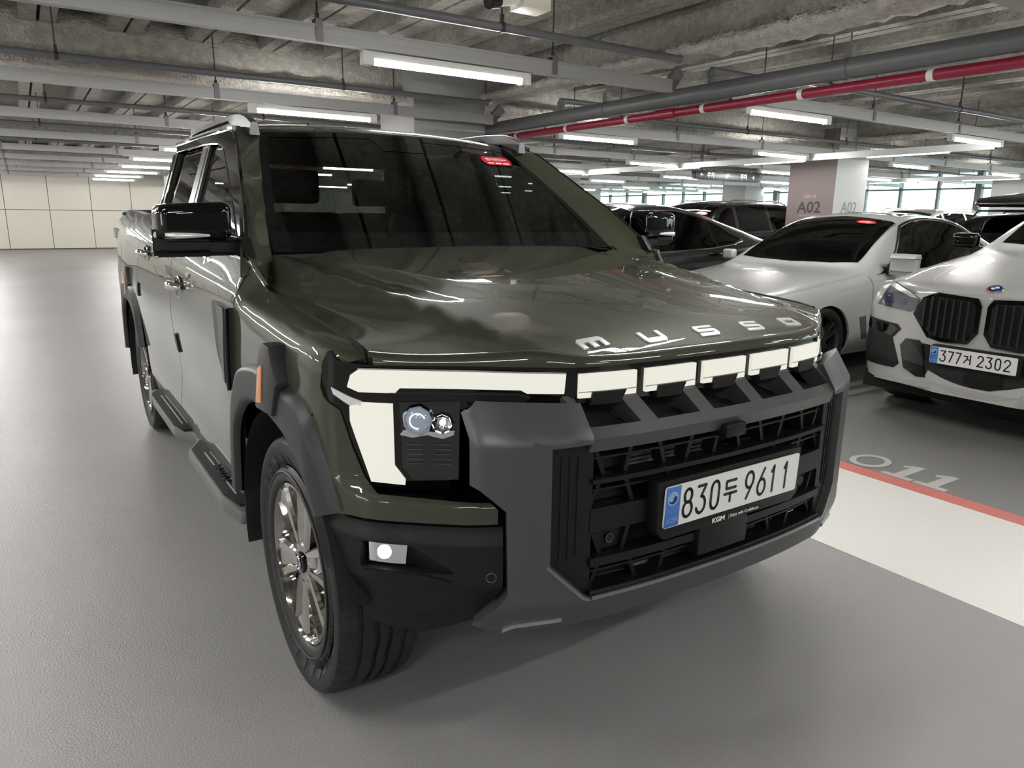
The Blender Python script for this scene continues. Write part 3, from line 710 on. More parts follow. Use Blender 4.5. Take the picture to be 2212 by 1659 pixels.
# ---- wheels
def tread(name, parent, mtx):
    n = 120; V = []; F = []
    prof = [(.100, .300, 0), (.1165, .335, 0), (.1200, .352, 0), (.1165, .370, 0), (.108, .379, 1), (.088, .3855, 1), (.070, .3870, 1), (.068, .379, 2), (.058, .379, 2), (.056, .3875, 1), (.026, .3885, 0), (.024, .379, 2), (.012, .379, 2), (.010, .3890, 0), (0, .3892, 0)]
    prof = prof+[(-h, r, t) for h, r, t in prof[-2::-1]]
    K = len(prof)
    for k in range(n):
        a = 2*math.pi*k/n; cut = k % 3 == 0
        for (h, r, t) in prof:
            rr = r-(.006 if (cut and t == 1) else 0)
            sk = .004*math.sin(k*2*math.pi/6)*(1 if t == 0 and abs(h) < .03 else 0)
            V.append(mtx @ Vector((h+sk, rr*math.cos(a), rr*math.sin(a))))
    for k in range(n):
        q = (k+1) % n
        for i in range(K-1): F.append((k*K+i, k*K+i+1, q*K+i+1, q*K+i))
    bm = bmesh.new(); vs = [bm.verts.new(v) for v in V]
    for f in F: bm.faces.new([vs[i] for i in f])
    return from_bm(name, bm, RUBBER, parent, smooth=True, angle=28)
SPK = mat('spoke_chrome', (.62, .60, .57), .07, 1)
def wheel(s, yw):
    mx = Matrix.Translation((s*.812, yw, .3835)) @ Matrix.Diagonal((1, .988, .988, 1)) @ Matrix.Diagonal((s, 1, 1, 1))      # +h is outboard
    ty = tread('tire', TR, mx)
    lathe('sidewall', [(.103, .298), (.112, .285), (.1165, .27), (.113, .255), (.104, .246), (.098, .244)], RUBBER2, ty, 72, 'X', mx)
    lathe('sidewall_ring', [(.1168, .283), (.1186, .281), (.1186, .277), (.1168, .275)], RUBBER2, ty, 72, 'X', mx)
    for k in range(26):   # raised bars on the shoulder
        if k % 13 > 8: continue
        a0 = 2*math.pi*k/26; a1 = a0+.13
        V = [mx @ Vector((h, r*math.cos(a), r*math.sin(a))) for r, h in ((.306, .1045), (.333, .1175)) for a in (a0, a0+(a1-a0)/2, a1)]
        mesh('tire_bar', V, [(0, 1, 4, 3), (1, 2, 5, 4)], RUBBER2, ty)
    T0 = '255/60R18' 
    for (txt, ac, rr, sz) in (('255/60R18', 60, .300, .030), ('RADIAL TUBELESS', 215, .300, .024)):
        for i, ch in enumerate(txt):
            if ch == ' ': continue
            a = R(ac)-(i-len(txt)/2)*sz*.75/rr
            c_, s_ = math.cos(a), math.sin(a)
            ctr = mx @ Vector((.1095+.0015, rr*c_, rr*s_)); nrm = Vector((s, 0, 0)); upv = Vector((0, c_, s_)); ex = upv.cross(nrm)
            text('sidewall_letter', ch, sz, RUBBER2, ty, frame(ctr, ex, upv), depth=.0015)
    rim = lathe('rim', [(.096, .246), (.106, .243), (.108, .238), (.098, .232), (.060, .222), (-.04, .214), (-.10, .225), (-.10, .205), (.02, .19), (.02, .02)], DCHROME, TR, 72, 'X', mx)
    # six paired spokes
    for k in range(6):
        a = 2*math.pi*k/6+.20
        rot = mx @ Matrix.Rotation(a, 4, 'X')
        ra = [.055, .085, .12, .16, .20, .240]; wa = [.034, .043, .050, .058, .068, .080]
        sec_ = [(-1, .062), (-.97, .084), (-.80, .094), (-.46, .096), (-.36, .080), (.36, .080), (.46, .096), (.80, .094), (.97, .084), (1, .062)]
        V = []; F = []
        for i, (r_, w_) in enumerate(zip(ra, wa)):
            for (u_, d_) in sec_:
                pocket = abs(u_) < .4
                dd = d_+.006*(i/5)
                if pocket and i in (0, 5): dd = .094+.006*(i/5)
                V.append(rot @ Vector((dd, u_*w_, r_)))
        n_ = len(sec_)
        for i in range(5):
            for j in range(n_-1): F.append((i*n_+j, i*n_+j+1, (i+1)*n_+j+1, (i+1)*n_+j))
        bm = bmesh.new(); vs = [bm.verts.new(v) for v in V]
        for f_ in F: bm.faces.new([vs[q_] for q_ in f_])
        from_bm('spoke', bm, SPK, rim, smooth=True, angle=24)
        an = a+math.pi/6
        p = mx @ Vector((.090, -.052*math.sin(an), .052*math.cos(an))); q = mx @ Vector((.060, -.052*math.sin(an), .052*math.cos(an)))
        cyl('lug_nut', p, q, .010, mat('lug_dark', (.03, .03, .03), .25, .8), rim, 8)
    lathe('hub', [(.088, .068), (.094, .060), (.094, .0)], DCHROME, rim, 24, 'X', mx)
    lathe('hub_cap', [(.094, .034), (.100, .031), (.103, .015), (.103, 0)], GLOSSB, rim, 24, 'X', mx)
    tube('cap_emblem', [mx @ Vector((.104, .016*math.cos(t), .020*math.sin(t))) for t in [R(20+32*i) for i in range(9)]], .003, CHROME, rim, 6)
    lathe('brake_disc', [(.0, .16), (.012, .16), (.012, .06)], ALU, TR, 32, 'X', mx)
for s in (-1, 1):
    for yw in (0, 3.15): wheel(s, yw)
# ---- running boards
for s in (-1, 1):
    T = Matrix.Diagonal((s, 1, 1, 1))
    pl_ = [(.90, .46), (.972, .46), (.998, .62), (.998, 1.27), (.925, 1.42), (.925, 1.50), (.992, 1.66), (.992, 2.35), (.972, 2.54), (.90, 2.56)]
    rb = prism('running_board', pl_, .340, .392, mat('step_silver', (.27, .27, .27), .40, .9), TR, 'Z', .012, mtx=T)
    for (ya, yb) in ((.56, 1.30), (1.62, 2.46)):
        pd = prism('step_pad', [(.86, ya-.07), (.962, ya-.05), (.986, ya+.09), (.986, yb-.05), (.935, yb+.06), (.86, yb+.09)], .388, .401, mat('step_rubber', (.006, .006, .006), .62, spec=.25), TR, 'Z', .003, mtx=T)
        for xx in (.905, .928, .951): box('tread_line', xx-.0025, xx+.0025, ya+.05, yb-.14, .400, .4035, ALU, pd, mtx=T)
    if s < 0: text('step_lettering', 'MUSSO', .055, BLACKP2, rb, frame((-.935, .86, .4045), (0, -1, 0), (-1, 0, 0)), sx=1.2, depth=.002)
    for yy in (.75, 1.15, 1.9, 2.3): box('step_bracket', .55, .93, yy-.03, yy+.03, .34, .375, DARK, rb, mtx=T)
# ---- underbody
box('underbody', -.66, .66, -.42, 4.1, .33, .48, DARK, TR)
box('underbody_tray', -.60, .60, -.50, .5, .37, .40, BLACKP, TR)
# ---- head lamps
NOZ = mat('lens_cell', (.012, .012, .014), .12, 0, .6)
REFL = mat('lamp_reflector', (.80, .82, .85), .06, 1)
LENSE = mat('projector_glow', (.05, .06, .10), .03, .0, 1, emit=((.75, .85, 1.0), .09))
LAMPON = mat('lamp_core', (.9, .9, .9), .3, emit=((.95, .98, 1), 1.5))
for s in (-1, 1):
    hl = pf('headlamp', [(.945, 1.083), (.912, 1.063), (.864, 1.057), (.66, 1.057), (.463, 1.057), (.463, .972), (.65, .965), (.70, .945), (.70, .755), (.861, .762), (.909, .932), (.917, .952), (.944, .966), (.965, 1.011), (.965, 1.05)], F1, s, GLOSSB, TR, off=.0, thick=.10)
    hl['label'] = 'gloss black headlamp with lit white T-shaped strips'
    pf('upper_light_strip', [(.889, 1.033), (.876, 1.046), (.478, 1.041), (.481, .995), (.554, .995), (.566, 1.003), (.798, 1.004), (.808, .992), (.876, .993), (.896, 1.004)], F1, s, LEDW, hl, off=.006, thick=.008)
    pf('lower_light_strip', [(.872, .968), (.813, .966), (.812, .815), (.791, .78), (.792, .766), (.859, .774), (.893, .922), (.893, .958)], F1, s, LEDW, hl, off=.005, thick=.008)
    pf('strip_tail', [(.935, .999), (.893, .980), (.872, .970), (.872, .962), (.893, .960), (.930, .984)], F1, s, mat('strip_dim', (.5, .5, .5), .2, 0, .5, emit=((1, 1, 1), .05)), hl, off=.005, thick=.008)
    pf('chrome_line', [(.876, 1.0505), (.66, 1.0485), (.478, 1.0455), (.478, 1.043), (.66, 1.0455), (.876, 1.048)], F1, s, CHROME, hl, off=.007, thick=.004)
    cell = pf('lens_cell', [(.800, .971), (.682, .973), (.685, .781), (.775, .780), (.796, .812)], F1, s, NOZ, hl, off=.004, thick=.006)
    def at(x, z, o=0.0):
        p, y = F1(x); q = Vector(F1(x+.01)); r_ = Vector(F1(x-.01)); t = Vector((q.x-r_.x, q.y-r_.y)).normalized()
        return Vector((s*(p+t.y*o), y-t.x*o, z)), Vector((s*t.y, -t.x, 0))
    # projector and reflector bowl
    for (x, z, rr, mm, nm) in ((.764, .929, .029, LENSE, 'projector_lens'), (.716, .921, .020, LAMPON, 'reflector_bulb')):
        c, n = at(x, z, .004); mt = Matrix.Translation(c) @ n.to_track_quat('Z', 'Y').to_matrix().to_4x4()
        lathe('lens_bezel', [(-.004, rr*1.42), (.006, rr*1.34), (.012, rr*1.20), (.004, rr*1.02)], REFL, hl, 9 if nm[0] == 'p' else 8, 'Z', mt)
        if nm[0] == 'p': tube('lens_ring', [mt @ Vector((rr*.62*math.cos(R(a_)), rr*.62*math.sin(R(a_)), .0155)) for a_ in range(20, 300, 20)], .0018, mat('lens_light_ring', (.6, .7, .9), .1, emit=((.8, .88, 1), .35)), hl, 6); lathe(nm, [(.0, rr), (.008, rr*.92), (.014, rr*.7), (.018, rr*.35), (.019, 0)], mm, hl, 28, 'Z', mt)
        else:
            lathe('reflector_bowl', [(.008, rr*1.1), (.002, rr*.7), (0.0005, rr*.3), (.0004, 0)], REFL, hl, 12, 'Z', mt); lathe(nm, [(.002, .007), (.006, .005), (.007, 0)], mm, hl, 10, 'Z', mt)
    pf('reflector_skirt', [(.792, .905), (.80, .893), (.775, .886), (.745, .893), (.735, .889), (.715, .884), (.694, .893), (.692, .905), (.72, .899), (.745, .902)], F1, s, REFL, hl, off=.010, thick=.004)
    for i, zz in enumerate((.868, .856, .844, .832, .820)):
        for (xa, xb) in ((.787, .755), (.732, .698)):
            pf('lens_fin', [(xa, zz), (xb, zz), (xb, zz+.0022), (xa, zz+.0022)], F1, s, mat('fin_grey', (.10, .10, .11), .2, .5), hl, off=.009, thick=.003)
    pf('lamp_divider', [(.571, .993), (.82, .993), (.82, .975), (.56, .975), (.548, .985)], F1, s, BLACKP2, hl, off=.012, thick=.012)
# ---- centre light bar: five segments over a black band
band = pf('light_band', [(-.463, 1.057), (.463, 1.057), (.463, .97), (-.463, .97)], F1, 1, GLOSSB, TR, off=-.004, thick=.08)
for (xa, xb) in ((-.453, -.299), (-.271, -.108), (-.080, .080), (.108, .271), (.299, .453)):
    n = 6
    po = [(xa, 1.041), (xb, 1.041), (xb, .984), (xb-.040, .984), (xb-.052, .999), (xa+.058, .999), (xa+.046, .984), (xa, .984)]
    sgm = pf('light_segment', po, F1, 1, LEDW, band, off=.006, thick=.010)
    pf('segment_line', [(xa, .9995), (xb, .9995), (xb, .9975), (xa, .9975)], F1, 1, mat('segment_grey', (.35, .35, .33), .3), band, off=.0075, thick=.002)
    xm = (xa+xb)/2
    pf('camera_shade', [(xm-.045, .998), (xm+.045, .998), (xm+.03, .968), (xm-.05, .968)], F1, 1, BLACKP2, band, off=.012, thick=.03)
# ---- satin grey grille bar with five scoops
def barpt(x, t):   # t 0 = top rear edge, 1 = front edge
    fx, fy = F2(x); y1 = fy+.002; y0 = F1(min(abs(x), .463))[1]+.004
    return (x, y0+(y1-y0)*t, .985+(.902-.985)*t)
bar = patch('grille_bar', [(-.46, .72), (.46, .72), (.46, 1), (-.46, 1)], barpt, SATIN, TR, .06, .1, 0, sg=-1, eps=.01)
patch('bar_front_lip', [(-.46, .868), (.46, .868), (.46, .902), (-.46, .902)], lambda x, z: (x, F2(x)[1]+.002+(.012*(.902-z)/.034), z), SATIN, bar, .06, .012, .02, sg=1)
scoops = [(-.455, -.312), (-.262, -.122), (-.072, .070), (.119, .258), (.312, .455)]
def tx(x, t): return x
edges = [-.46]+[e for sc in scoops for e in sc]+[.46]
for i in range(0, 12, 2):
    a, b = edges[i], edges[i+1]
    da = .0 if i == 0 else .018; db = 0 if i == 10 else .018
    sh = -.035
    f = lambda x, t: barpt(x, t)
    fin = patch('bar_fin', [(a+sh*(1 if i else 0), -.05), (b+sh*(1 if i < 10 else 0), -.05), (b, .73), (a, .73)], f, SATIN, bar, .03, .2, .05, sg=-1)
for (a, b) in scoops:
    def fl_(x, t):
        fx, fy = F2(x); y1 = barpt(x, .72)[1]; z1 = barpt(x, .72)[2]
        return (x, y1+(.16)*t, z1-.004+.012*t-.02*math.sin(min(t, 1)*3.1))
    patch('scoop_floor', [(a-.03, 0), (b+.01, 0), (b+.0, 1), (a-.05, 1)], fl_, SATIN, bar, .04, .15, 0, sg=1)
# ---- satin grey side pillars and lower lip
def dyP(p, z): return .72*max(0, z-.908)+.35*max(0, .50-z)
for s in (-1, 1):
    pp = [(.462, .978), (.682, .990), (.700, .975), (.709, .962), (.709, .80), (.698, .793), (.648, .742), (.644, .535), (.705, .445), (.64, .428), (.452, .428), (.452, .506), (.468, .514), (.552, .60), (.553, .886), (.459, .893)]
    pil = pf('bumper_pillar', pp, F2, s, SATIN, TR, dy=dyP, thick=.05, du=.02, dv=.02)
    pf('skid_accent', [(.515, .462), (.515, .449), (.62, .444), (.645, .432), (.645, .444), (.622, .456)], F2, s, ALU, pil, dy=dyP, off=.006, thick=.008)
    pf('pillar_edge_line', [(.556, .60), (.470, .512), (.452, .503), (.452, .497), (.474, .505), (.562, .597)], F2, s, mat('edge_satin', (.3, .3, .3), .3, .9), pil, dy=dyP, off=.002, thick=.006)
lip = pf('lower_lip', [(-.452, .506), (.452, .506), (.452, .43), (-.452, .43)], F2, 1, SATIN, TR, dy=dyP, thick=.05, dv=.012)
pf('lip_edge_line', [(-.449, .509), (.449, .509), (.449, .500), (-.449, .500)], F2, 1, MATS['edge_satin'], lip, dy=dyP, off=.002, thick=.006)
# ---- black grille
for s in (-1, 1):
    gs = pf('grille_side_panel', [(.560, .892), (.445, .892), (.445, .505), (.468, .505), (.560, .60)], F2, s, BLACKP, TR, off=-.022, thick=.06)
    for x in (.485, .505, .525): pf('panel_rib', [(x-.003, .86), (x+.003, .86), (x+.003, .59+.4*(.525-x)), (x-.003, .59+.4*(.525-x))], F2, s, BLACKP, gs, off=-.019, thick=.004)
grb = pf('grille_back', [(-.46, .90), (.46, .90), (.46, .48), (-.46, .48)], F2, 1, DARK, TR, off=-.14, thick=.01)
for i in range(9):
    z = .868-.011*i
    pf('shutter_blade', [(-.33, z), (-.03, z), (-.03, z+.006), (-.33, z+.006)], F2, 1, mat('shutter_grey', (.11, .11, .11), .35), grb, off=-.085, thick=.015)
def slat(z0, z1, xa, xb, off, th, nm='grille_slat'):
    return pf(nm, [(xa, z0), (xb, z0), (xb, z1), (xa, z1)], F2, 1, BLACKP2, TR, off=off, thick=th)
slat(.788, .800, -.45, .45, -.012, .05); slat(.578, .600, -.45, .45, -.012, .05); slat(.503, .520, -.452, .452, -.006, .06)
slat(.664, .724, -.45, .45, -.020, .05, 'grille_crossband')
for z in (.846, .766, .558): slat(z-.0025, z+.0025, -.45, .45, -.03, .03, 'grille_thin_slat')
def web(x0, z0, x1, z1, w_=.006, o_=-.032):
    return pf('grille_web', [(x0-w_, z0), (x0+w_, z0), (x1+w_, z1), (x1-w_, z1)], F2, 1, BLACKP2, TR, off=o_, thick=.04)
for sx in (-1, 1):
    for (a, b, c_, d) in ((.441, .885, .409, .802), (.327, .885, .347, .802), (.250, .885, .223, .802), (.125, .885, .15, .802), (.416, .79, .446, .724), (.346, .79, .321, .724), (.20, .79, .23, .73), (.437, .664, .411, .60), (.328, .664, .345, .60), (.41, .58, .44, .515), (.325, .58, .30, .515), (.20, .58, .22, .515), (.03, .885, .05, .802)): web(sx*a, b, sx*c_, d)
    for (pq, off_) in (([(.436, .84), (.33, .84), (.345, .806), (.412, .806)], -.06), ([(.435, .882), (.332, .882), (.334, .85), (.434, .85)], -.06), ([(.44, .78), (.35, .78), (.326, .728), (.444, .728)], -.06), ([(.434, .660), (.330, .660), (.346, .604), (.412, .604)], -.045), ([(.44, .574), (.33, .574), (.31, .522), (.444, .522)], -.065)):
        pf('grille_plate', pq, F2, sx, BLACKP, TR, off=off_, thick=.01)
    c = Vector((sx*.376, F2(.376)[1]+.040, .632))
    ps = lathe('parking_sensor', [(0, .0115), (-.003, .0112), (-.0032, 0)], BLACKP, TR, 20, 'Y', Matrix.Translation(c)); tube('sensor_ring', [c+Vector((.0112*math.cos(R(30*k)), -.0030, .0112*math.sin(R(30*k)))) for k in range(12)], .0009, mat('sensor_ring', (.16, .16, .16), .35), ps, 5, True)
box('front_camera', -.055, .02, -.825, -.75, .850, .886, BLACKP2, TR, .006)
box('radar_cover', -.115, .075, -.812, -.77, .535, .622, BLACKP2, TR, .006)
# ---- licence plate
br = prism('plate_bracket', [(-.276, .773), (.276, .773), (.276, .640), (.25, .617), (-.25, .617), (-.276, .640)], -.819, -.775, BLACKP2, TR, 'Y', .005)
PM = frame((0, -.8225, .7042), (1, 0, 0), (0, -.037, 1))
def rrect(w_, h, r_):
    return [(sx*(w_-r_)+r_*math.cos(a), sy*(h-r_)+r_*math.sin(a)) for sx, sy, a0 in ((1, 1, 0), (-1, 1, 90), (-1, -1, 180), (1, -1, 270)) for a in [R(a0+30*k) for k in range(4)]]
def plate(parent, PM, chars, w_=.26, h=.055):
    pl0 = prism('licence_plate', rrect(w_, h, .008), -.002, .0015, WHITEPL, parent, 'Z', 0, mtx=PM)
    bl_ = prism('plate_blue_band', [(-w_+.002, -h+.002), (-w_+.052, -h+.002), (-w_+.052, h-.002), (-w_+.002, h-.002)], .0012, .0022, BLUE, pl0, 'Z', mtx=PM)
    for r_, m_ in ((.0185, mat('emblem_pale', (.35, .5, .75), .3)), (.0150, mat('emblem_navy', (.01, .03, .16), .3))):
        prism('plate_emblem', [(-w_+.026+r_*math.cos(R(20*k)), .022+r_*math.sin(R(20*k))) for k in range(18)], .002, .0026 if r_ > .016 else .0030, m_, pl0, 'Z', mtx=PM)
    prism('plate_emblem', [(-w_+.026+.0145*math.cos(R(a)), .022+.0145*math.sin(R(a))) for a in range(0, 181, 15)]+[(-w_+.026-.007+.007*math.cos(R(a)), .022-.007*math.sin(R(a))) for a in range(180, -1, -20)]+[(-w_+.026+.007+.007*math.cos(R(a)), .022+.006*math.sin(R(a))) for a in range(180, -1, -20)], .0028, .0034, mat('emblem_sky', (.25, .45, .7), .3), pl0, 'Z', mtx=PM)
    text('plate_lettering', 'KOR', .019, mat('kor_ink', (.25, .42, .72), .3), pl0, PM @ Matrix.Translation((-w_+.027, -.037, .0026)), depth=.0002, shear=.2)
    for ch, u, wd, ht in chars:
        glyph('plate_character', ch, u-wd/2, -ht/2, wd, ht, .0085, INK, pl0, PM, .0022)
    return pl0
plate(br, PM, [('8', -.180, .036, .076), ('3', -.131, .034, .076), ('0', -.081, .034, .076), ('du', -.021, .046, .060), ('9', .053, .036, .076), ('6', .104, .036, .076), ('1', .152, .022, .076), ('1', .206, .022, .076)])
text('bracket_lettering', 'KGM', .018, STICKW, br, frame((-.055, -.8203, .629), (1, 0, 0), (0, 0, 1)), sx=1.25, depth=.0004, bold=.0006)
text('bracket_lettering', '| Enjoy with Confidence', .0125, STICKW, br, frame((.045, -.8203, .629), (1, 0, 0), (0, 0, 1)), depth=.0004)
# ---- painted bumper corners and black bumper ends
def dyC(p, z): return -.028*min(1, max(0, (.790-z)/.045)) if z > .66 else -.028
def F3c(p):
    return F3(p)
for s in (-1, 1):
    # panel beside and below the head lamp
    cp = [(1.075, .66), (1.045, .80), (1.005, .96), (.97, .99), (.965, .975), (.948, .960), (.918, .945), (.912, .928), (.864, .757), (.70, .751), (.66, .75), (.648, .736), (.648, .700), (.86, .697), (.93, .694), (1.0, .68)]
    FM = lambda p: (F1(p)[0], F1(p)[1])
    def fC(p, z):
        a = Vector(F1(p)); b = Vector(F3(p)); k = min(1, max(0, (.79-z)/.05)); k = k*k*(3-2*k)
        q = a.lerp(b, k); return (s*q.x, q.y, z)
    cpn = patch('bumper_corner', cp, fC, PAINT, TR, .03, .0125, .04, sg=s, eps=.006)
    # black lower bumper end with fog-lamp recess
    bp = [(.638, .694), (.86, .690), (.93, .687), (1.0, .690), (1.065, .695), (1.035, .56), (1.00, .488), (.966, .452), (.92, .436), (.78, .452), (.735, .475), (.70, .44), (.66, .50), (.638, .535)]
    hole = [(.894, .645), (.815, .645), (.74, .590), (.74, .575), (.894, .575)]
    def fB(p, z):
        x, y = F3(p); n = .012*min(1, max(0, (.675-z)/.02))-.05*max(0, .545-z)/.1
        q = Vector(F3(p+.01))-Vector(F3(p-.01)); q.normalize()
        return (s*(x+q.y*n), y-q.x*n, z)
    be = patch('bumper_end', bp, fB, BLACKP, TR, .03, .02, .05, sg=s, holes=[[(.894, .645), (.812, .645), (.735, .588), (.735, .578), (.894, .578)]], eps=.006)
    def fR(p, z, d=.035):
        x, y = F3(p); q = Vector(F3(p+.01))-Vector(F3(p-.01)); q.normalize(); return (s*(x-q.y*d), y+q.x*d, z)
    patch('fog_recess', [(.90, .572), (.725, .572), (.725, .65), (.90, .65)], lambda p, z: fR(p, z, .028-.034*max(0, min(1, (.80-p)/.07))), BLACKP2, be, .03, .03, 0, sg=s)
    fog = patch('fog_lamp', [(.890, .586), (.824, .588), (.820, .636), (.888, .640)], lambda p, z: fR(p, z, .006), REFL, be, .02, .02, .02, sg=s)
    x, y = F3(.862); q = Vector(F3(.872))-Vector(F3(.852)); q.normalize()
    nn = Vector((s*q.y, -q.x, 0)); mt = Matrix.Translation((s*(x-q.y*.004), y+q.x*.004, .615)) @ nn.to_track_quat('Z', 'Y').to_matrix().to_4x4()
    lathe('fog_lens', [(0, .017), (.007, .014), (.010, .008), (.011, 0)], mat('fog_glow', (.9, .9, .9), .1, emit=((1, .98, .88), 1.6)), be, 20, 'Z', mt)
    patch('fog_ledge', [(.890, .574), (.735, .560), (.80, .577)], lambda p, z: fR(p, z, -.016), BLACKP2, be, .03, .01, .012, sg=s)
    x, y = F3(.662); q = Vector(F3(.672))-Vector(F3(.652)); q.normalize(); nn = Vector((s*q.y, -q.x, 0))
    mt = Matrix.Translation((s*(x+q.y*.012), y-q.x*.012, .572)) @ nn.to_track_quat('Z', 'Y').to_matrix().to_4x4(); lathe('parking_sensor', [(0, .0120), (.0012, .0118), (.0014, 0)], BLACKP, be, 20, 'Z', mt); tube('sensor_ring', [mt @ Vector((.0118*math.cos(R(30*k)), .0118*math.sin(R(30*k)), .0012)) for k in range(12)], .0009, MATS['sensor_ring'], be, 5, True)
    # dark skirt under the bumper end
    patch('lower_deflector', [(.70, .43), (.70, .50), (.98, .50), (.95, .40), (.80, .385)], lambda p, z: fR(p, z, .05), BLACKP, be, .04, .03, .02, sg=s)
# ---- cab: windshield, pillars, roof, windows
def WS(x, z): return (x, .60+(z-1.28)*1.47+.05*(x/.75)**2-.02-.05*((z-1.28)/.45)*(1-(z-1.28)/.45), z)
xe = curve([1.25, 1.275, 1.42, 1.55, 1.65, 1.722, 1.75], [.777, .770, .728, .682, .645, .608, .59])
ztop = lambda x: 1.748-.026*(x/.608)**2
wp = [(-xe(z), z) for z in (1.26, 1.35, 1.45, 1.55, 1.65, 1.722)]+[(x, ztop(x)) for x in (-.5, -.3, 0, .3, .5)]+[(xe(z), z) for z in (1.722, 1.65, 1.55, 1.45, 1.35, 1.26)]
wsn = patch('windshield', wp, WS, GLASS, TR, .08, .05, 0, sg=1)
inner = [(-(xe(z)-.035), z) for z in (1.325, 1.45, 1.55, 1.65, 1.70)]+[(x, ztop(x)-.028) for x in (-.3, 0, .3)]+[((xe(z)-.035), z) for z in (1.70, 1.65, 1.55, 1.45, 1.325)]
for nm, po in (('windshield_border', [(-xe(1.26), 1.26), (-xe(1.325), 1.325), (xe(1.325), 1.325), (xe(1.26), 1.26)]),
               ('windshield_border', [(-xe(z), z) for z in (1.325, 1.45, 1.55, 1.65, 1.715)]+[(-xe(z)+.032, z) for z in (1.715, 1.65, 1.55, 1.45, 1.325)]),
               ('windshield_border', [(xe(z), z) for z in (1.325, 1.45, 1.55, 1.65, 1.715)]+[(xe(z)-.032, z) for z in (1.715, 1.65, 1.55, 1.45, 1.325)]),
               ('windshield_border', [(x, ztop(x)) for x in (-.6, -.3, 0, .3, .6)]+[(x, ztop(x)-.022) for x in (.6, .3, 0, -.3, -.6)]),
               ('sensor_shade', [(-.14, 1.738), (.14, 1.738), (.10, 1.668), (-.10, 1.668)])):
    patch(nm, po, WS, GLOSSB, wsn, .08, .05, 0, sg=1, off=.0015)
# sticker on the windshield
def pill(xc, zc_, hw, hh, n=8): return [(xc+sx*(hw-hh)+hh*math.cos(a), zc_+hh*math.sin(a)) for sx, a0 in ((1, -90), (-1, 90)) for a in [R(a0+180*k/n) for k in range(n+1)]]
st = patch('windshield_sticker', pill(.485, 1.652, .085, .021), WS, STICKER, wsn, .03, .03, 0, sg=1, off=.003)
q0 = Vector(WS(.485, 1.657)); q1 = Vector(WS(.495, 1.657)); q2 = Vector(WS(.485, 1.667)); nn = (q1-q0).cross(q2-q0).normalized()
text('sticker_lettering', '엔카진단++', .026, STICKW, wsn, frame(q0+nn*.004, q1-q0, q2-q0), depth=.0003, bold=.0004)
for k in range(3): patch('sticker_dots', pill(.44+.045*k, 1.639, .018, .003, 4), WS, STICKW, wsn, .03, .03, 0, sg=1, off=.0038)
XG = lambda z: .872-.36*(z-1.30)
yD = curve([1.20, 1.25, 1.42, 1.544, 1.677, 1.715], [.39, .45, .674, .888, 1.115, 1.195])
ztv = curve([1.195, 1.237, 1.35, 1.862, 2.525, 2.6], [1.712, 1.722, 1.732, 1.742, 1.747, 1.745])
zroofc = curve([1.20, 1.262, 1.35, 1.5, 1.75, 2.1, 2.55, 2.62], [1.72, 1.750, 1.777, 1.800, 1.816, 1.818, 1.795, 1.78])
def zroof(x, y): return zroofc(y)-.030*(abs(x)/.62)**2.4
rp = [(x, WS(x, ztop(x))[1]+.006) for x in (-.615, -.45, -.3, -.15, 0, .15, .3, .45, .615)]+[(.64, 1.40), (.64, 2.58), (-.64, 2.58), (-.64, 1.40)]
roof = patch('roof', rp, lambda x, y: (x, y, zroof(x, y)), PAINT, TR, .06, .05, .02, sg=1, eps=.01)
cabrear = lambda z: 2.665-.25*(z-1.33)
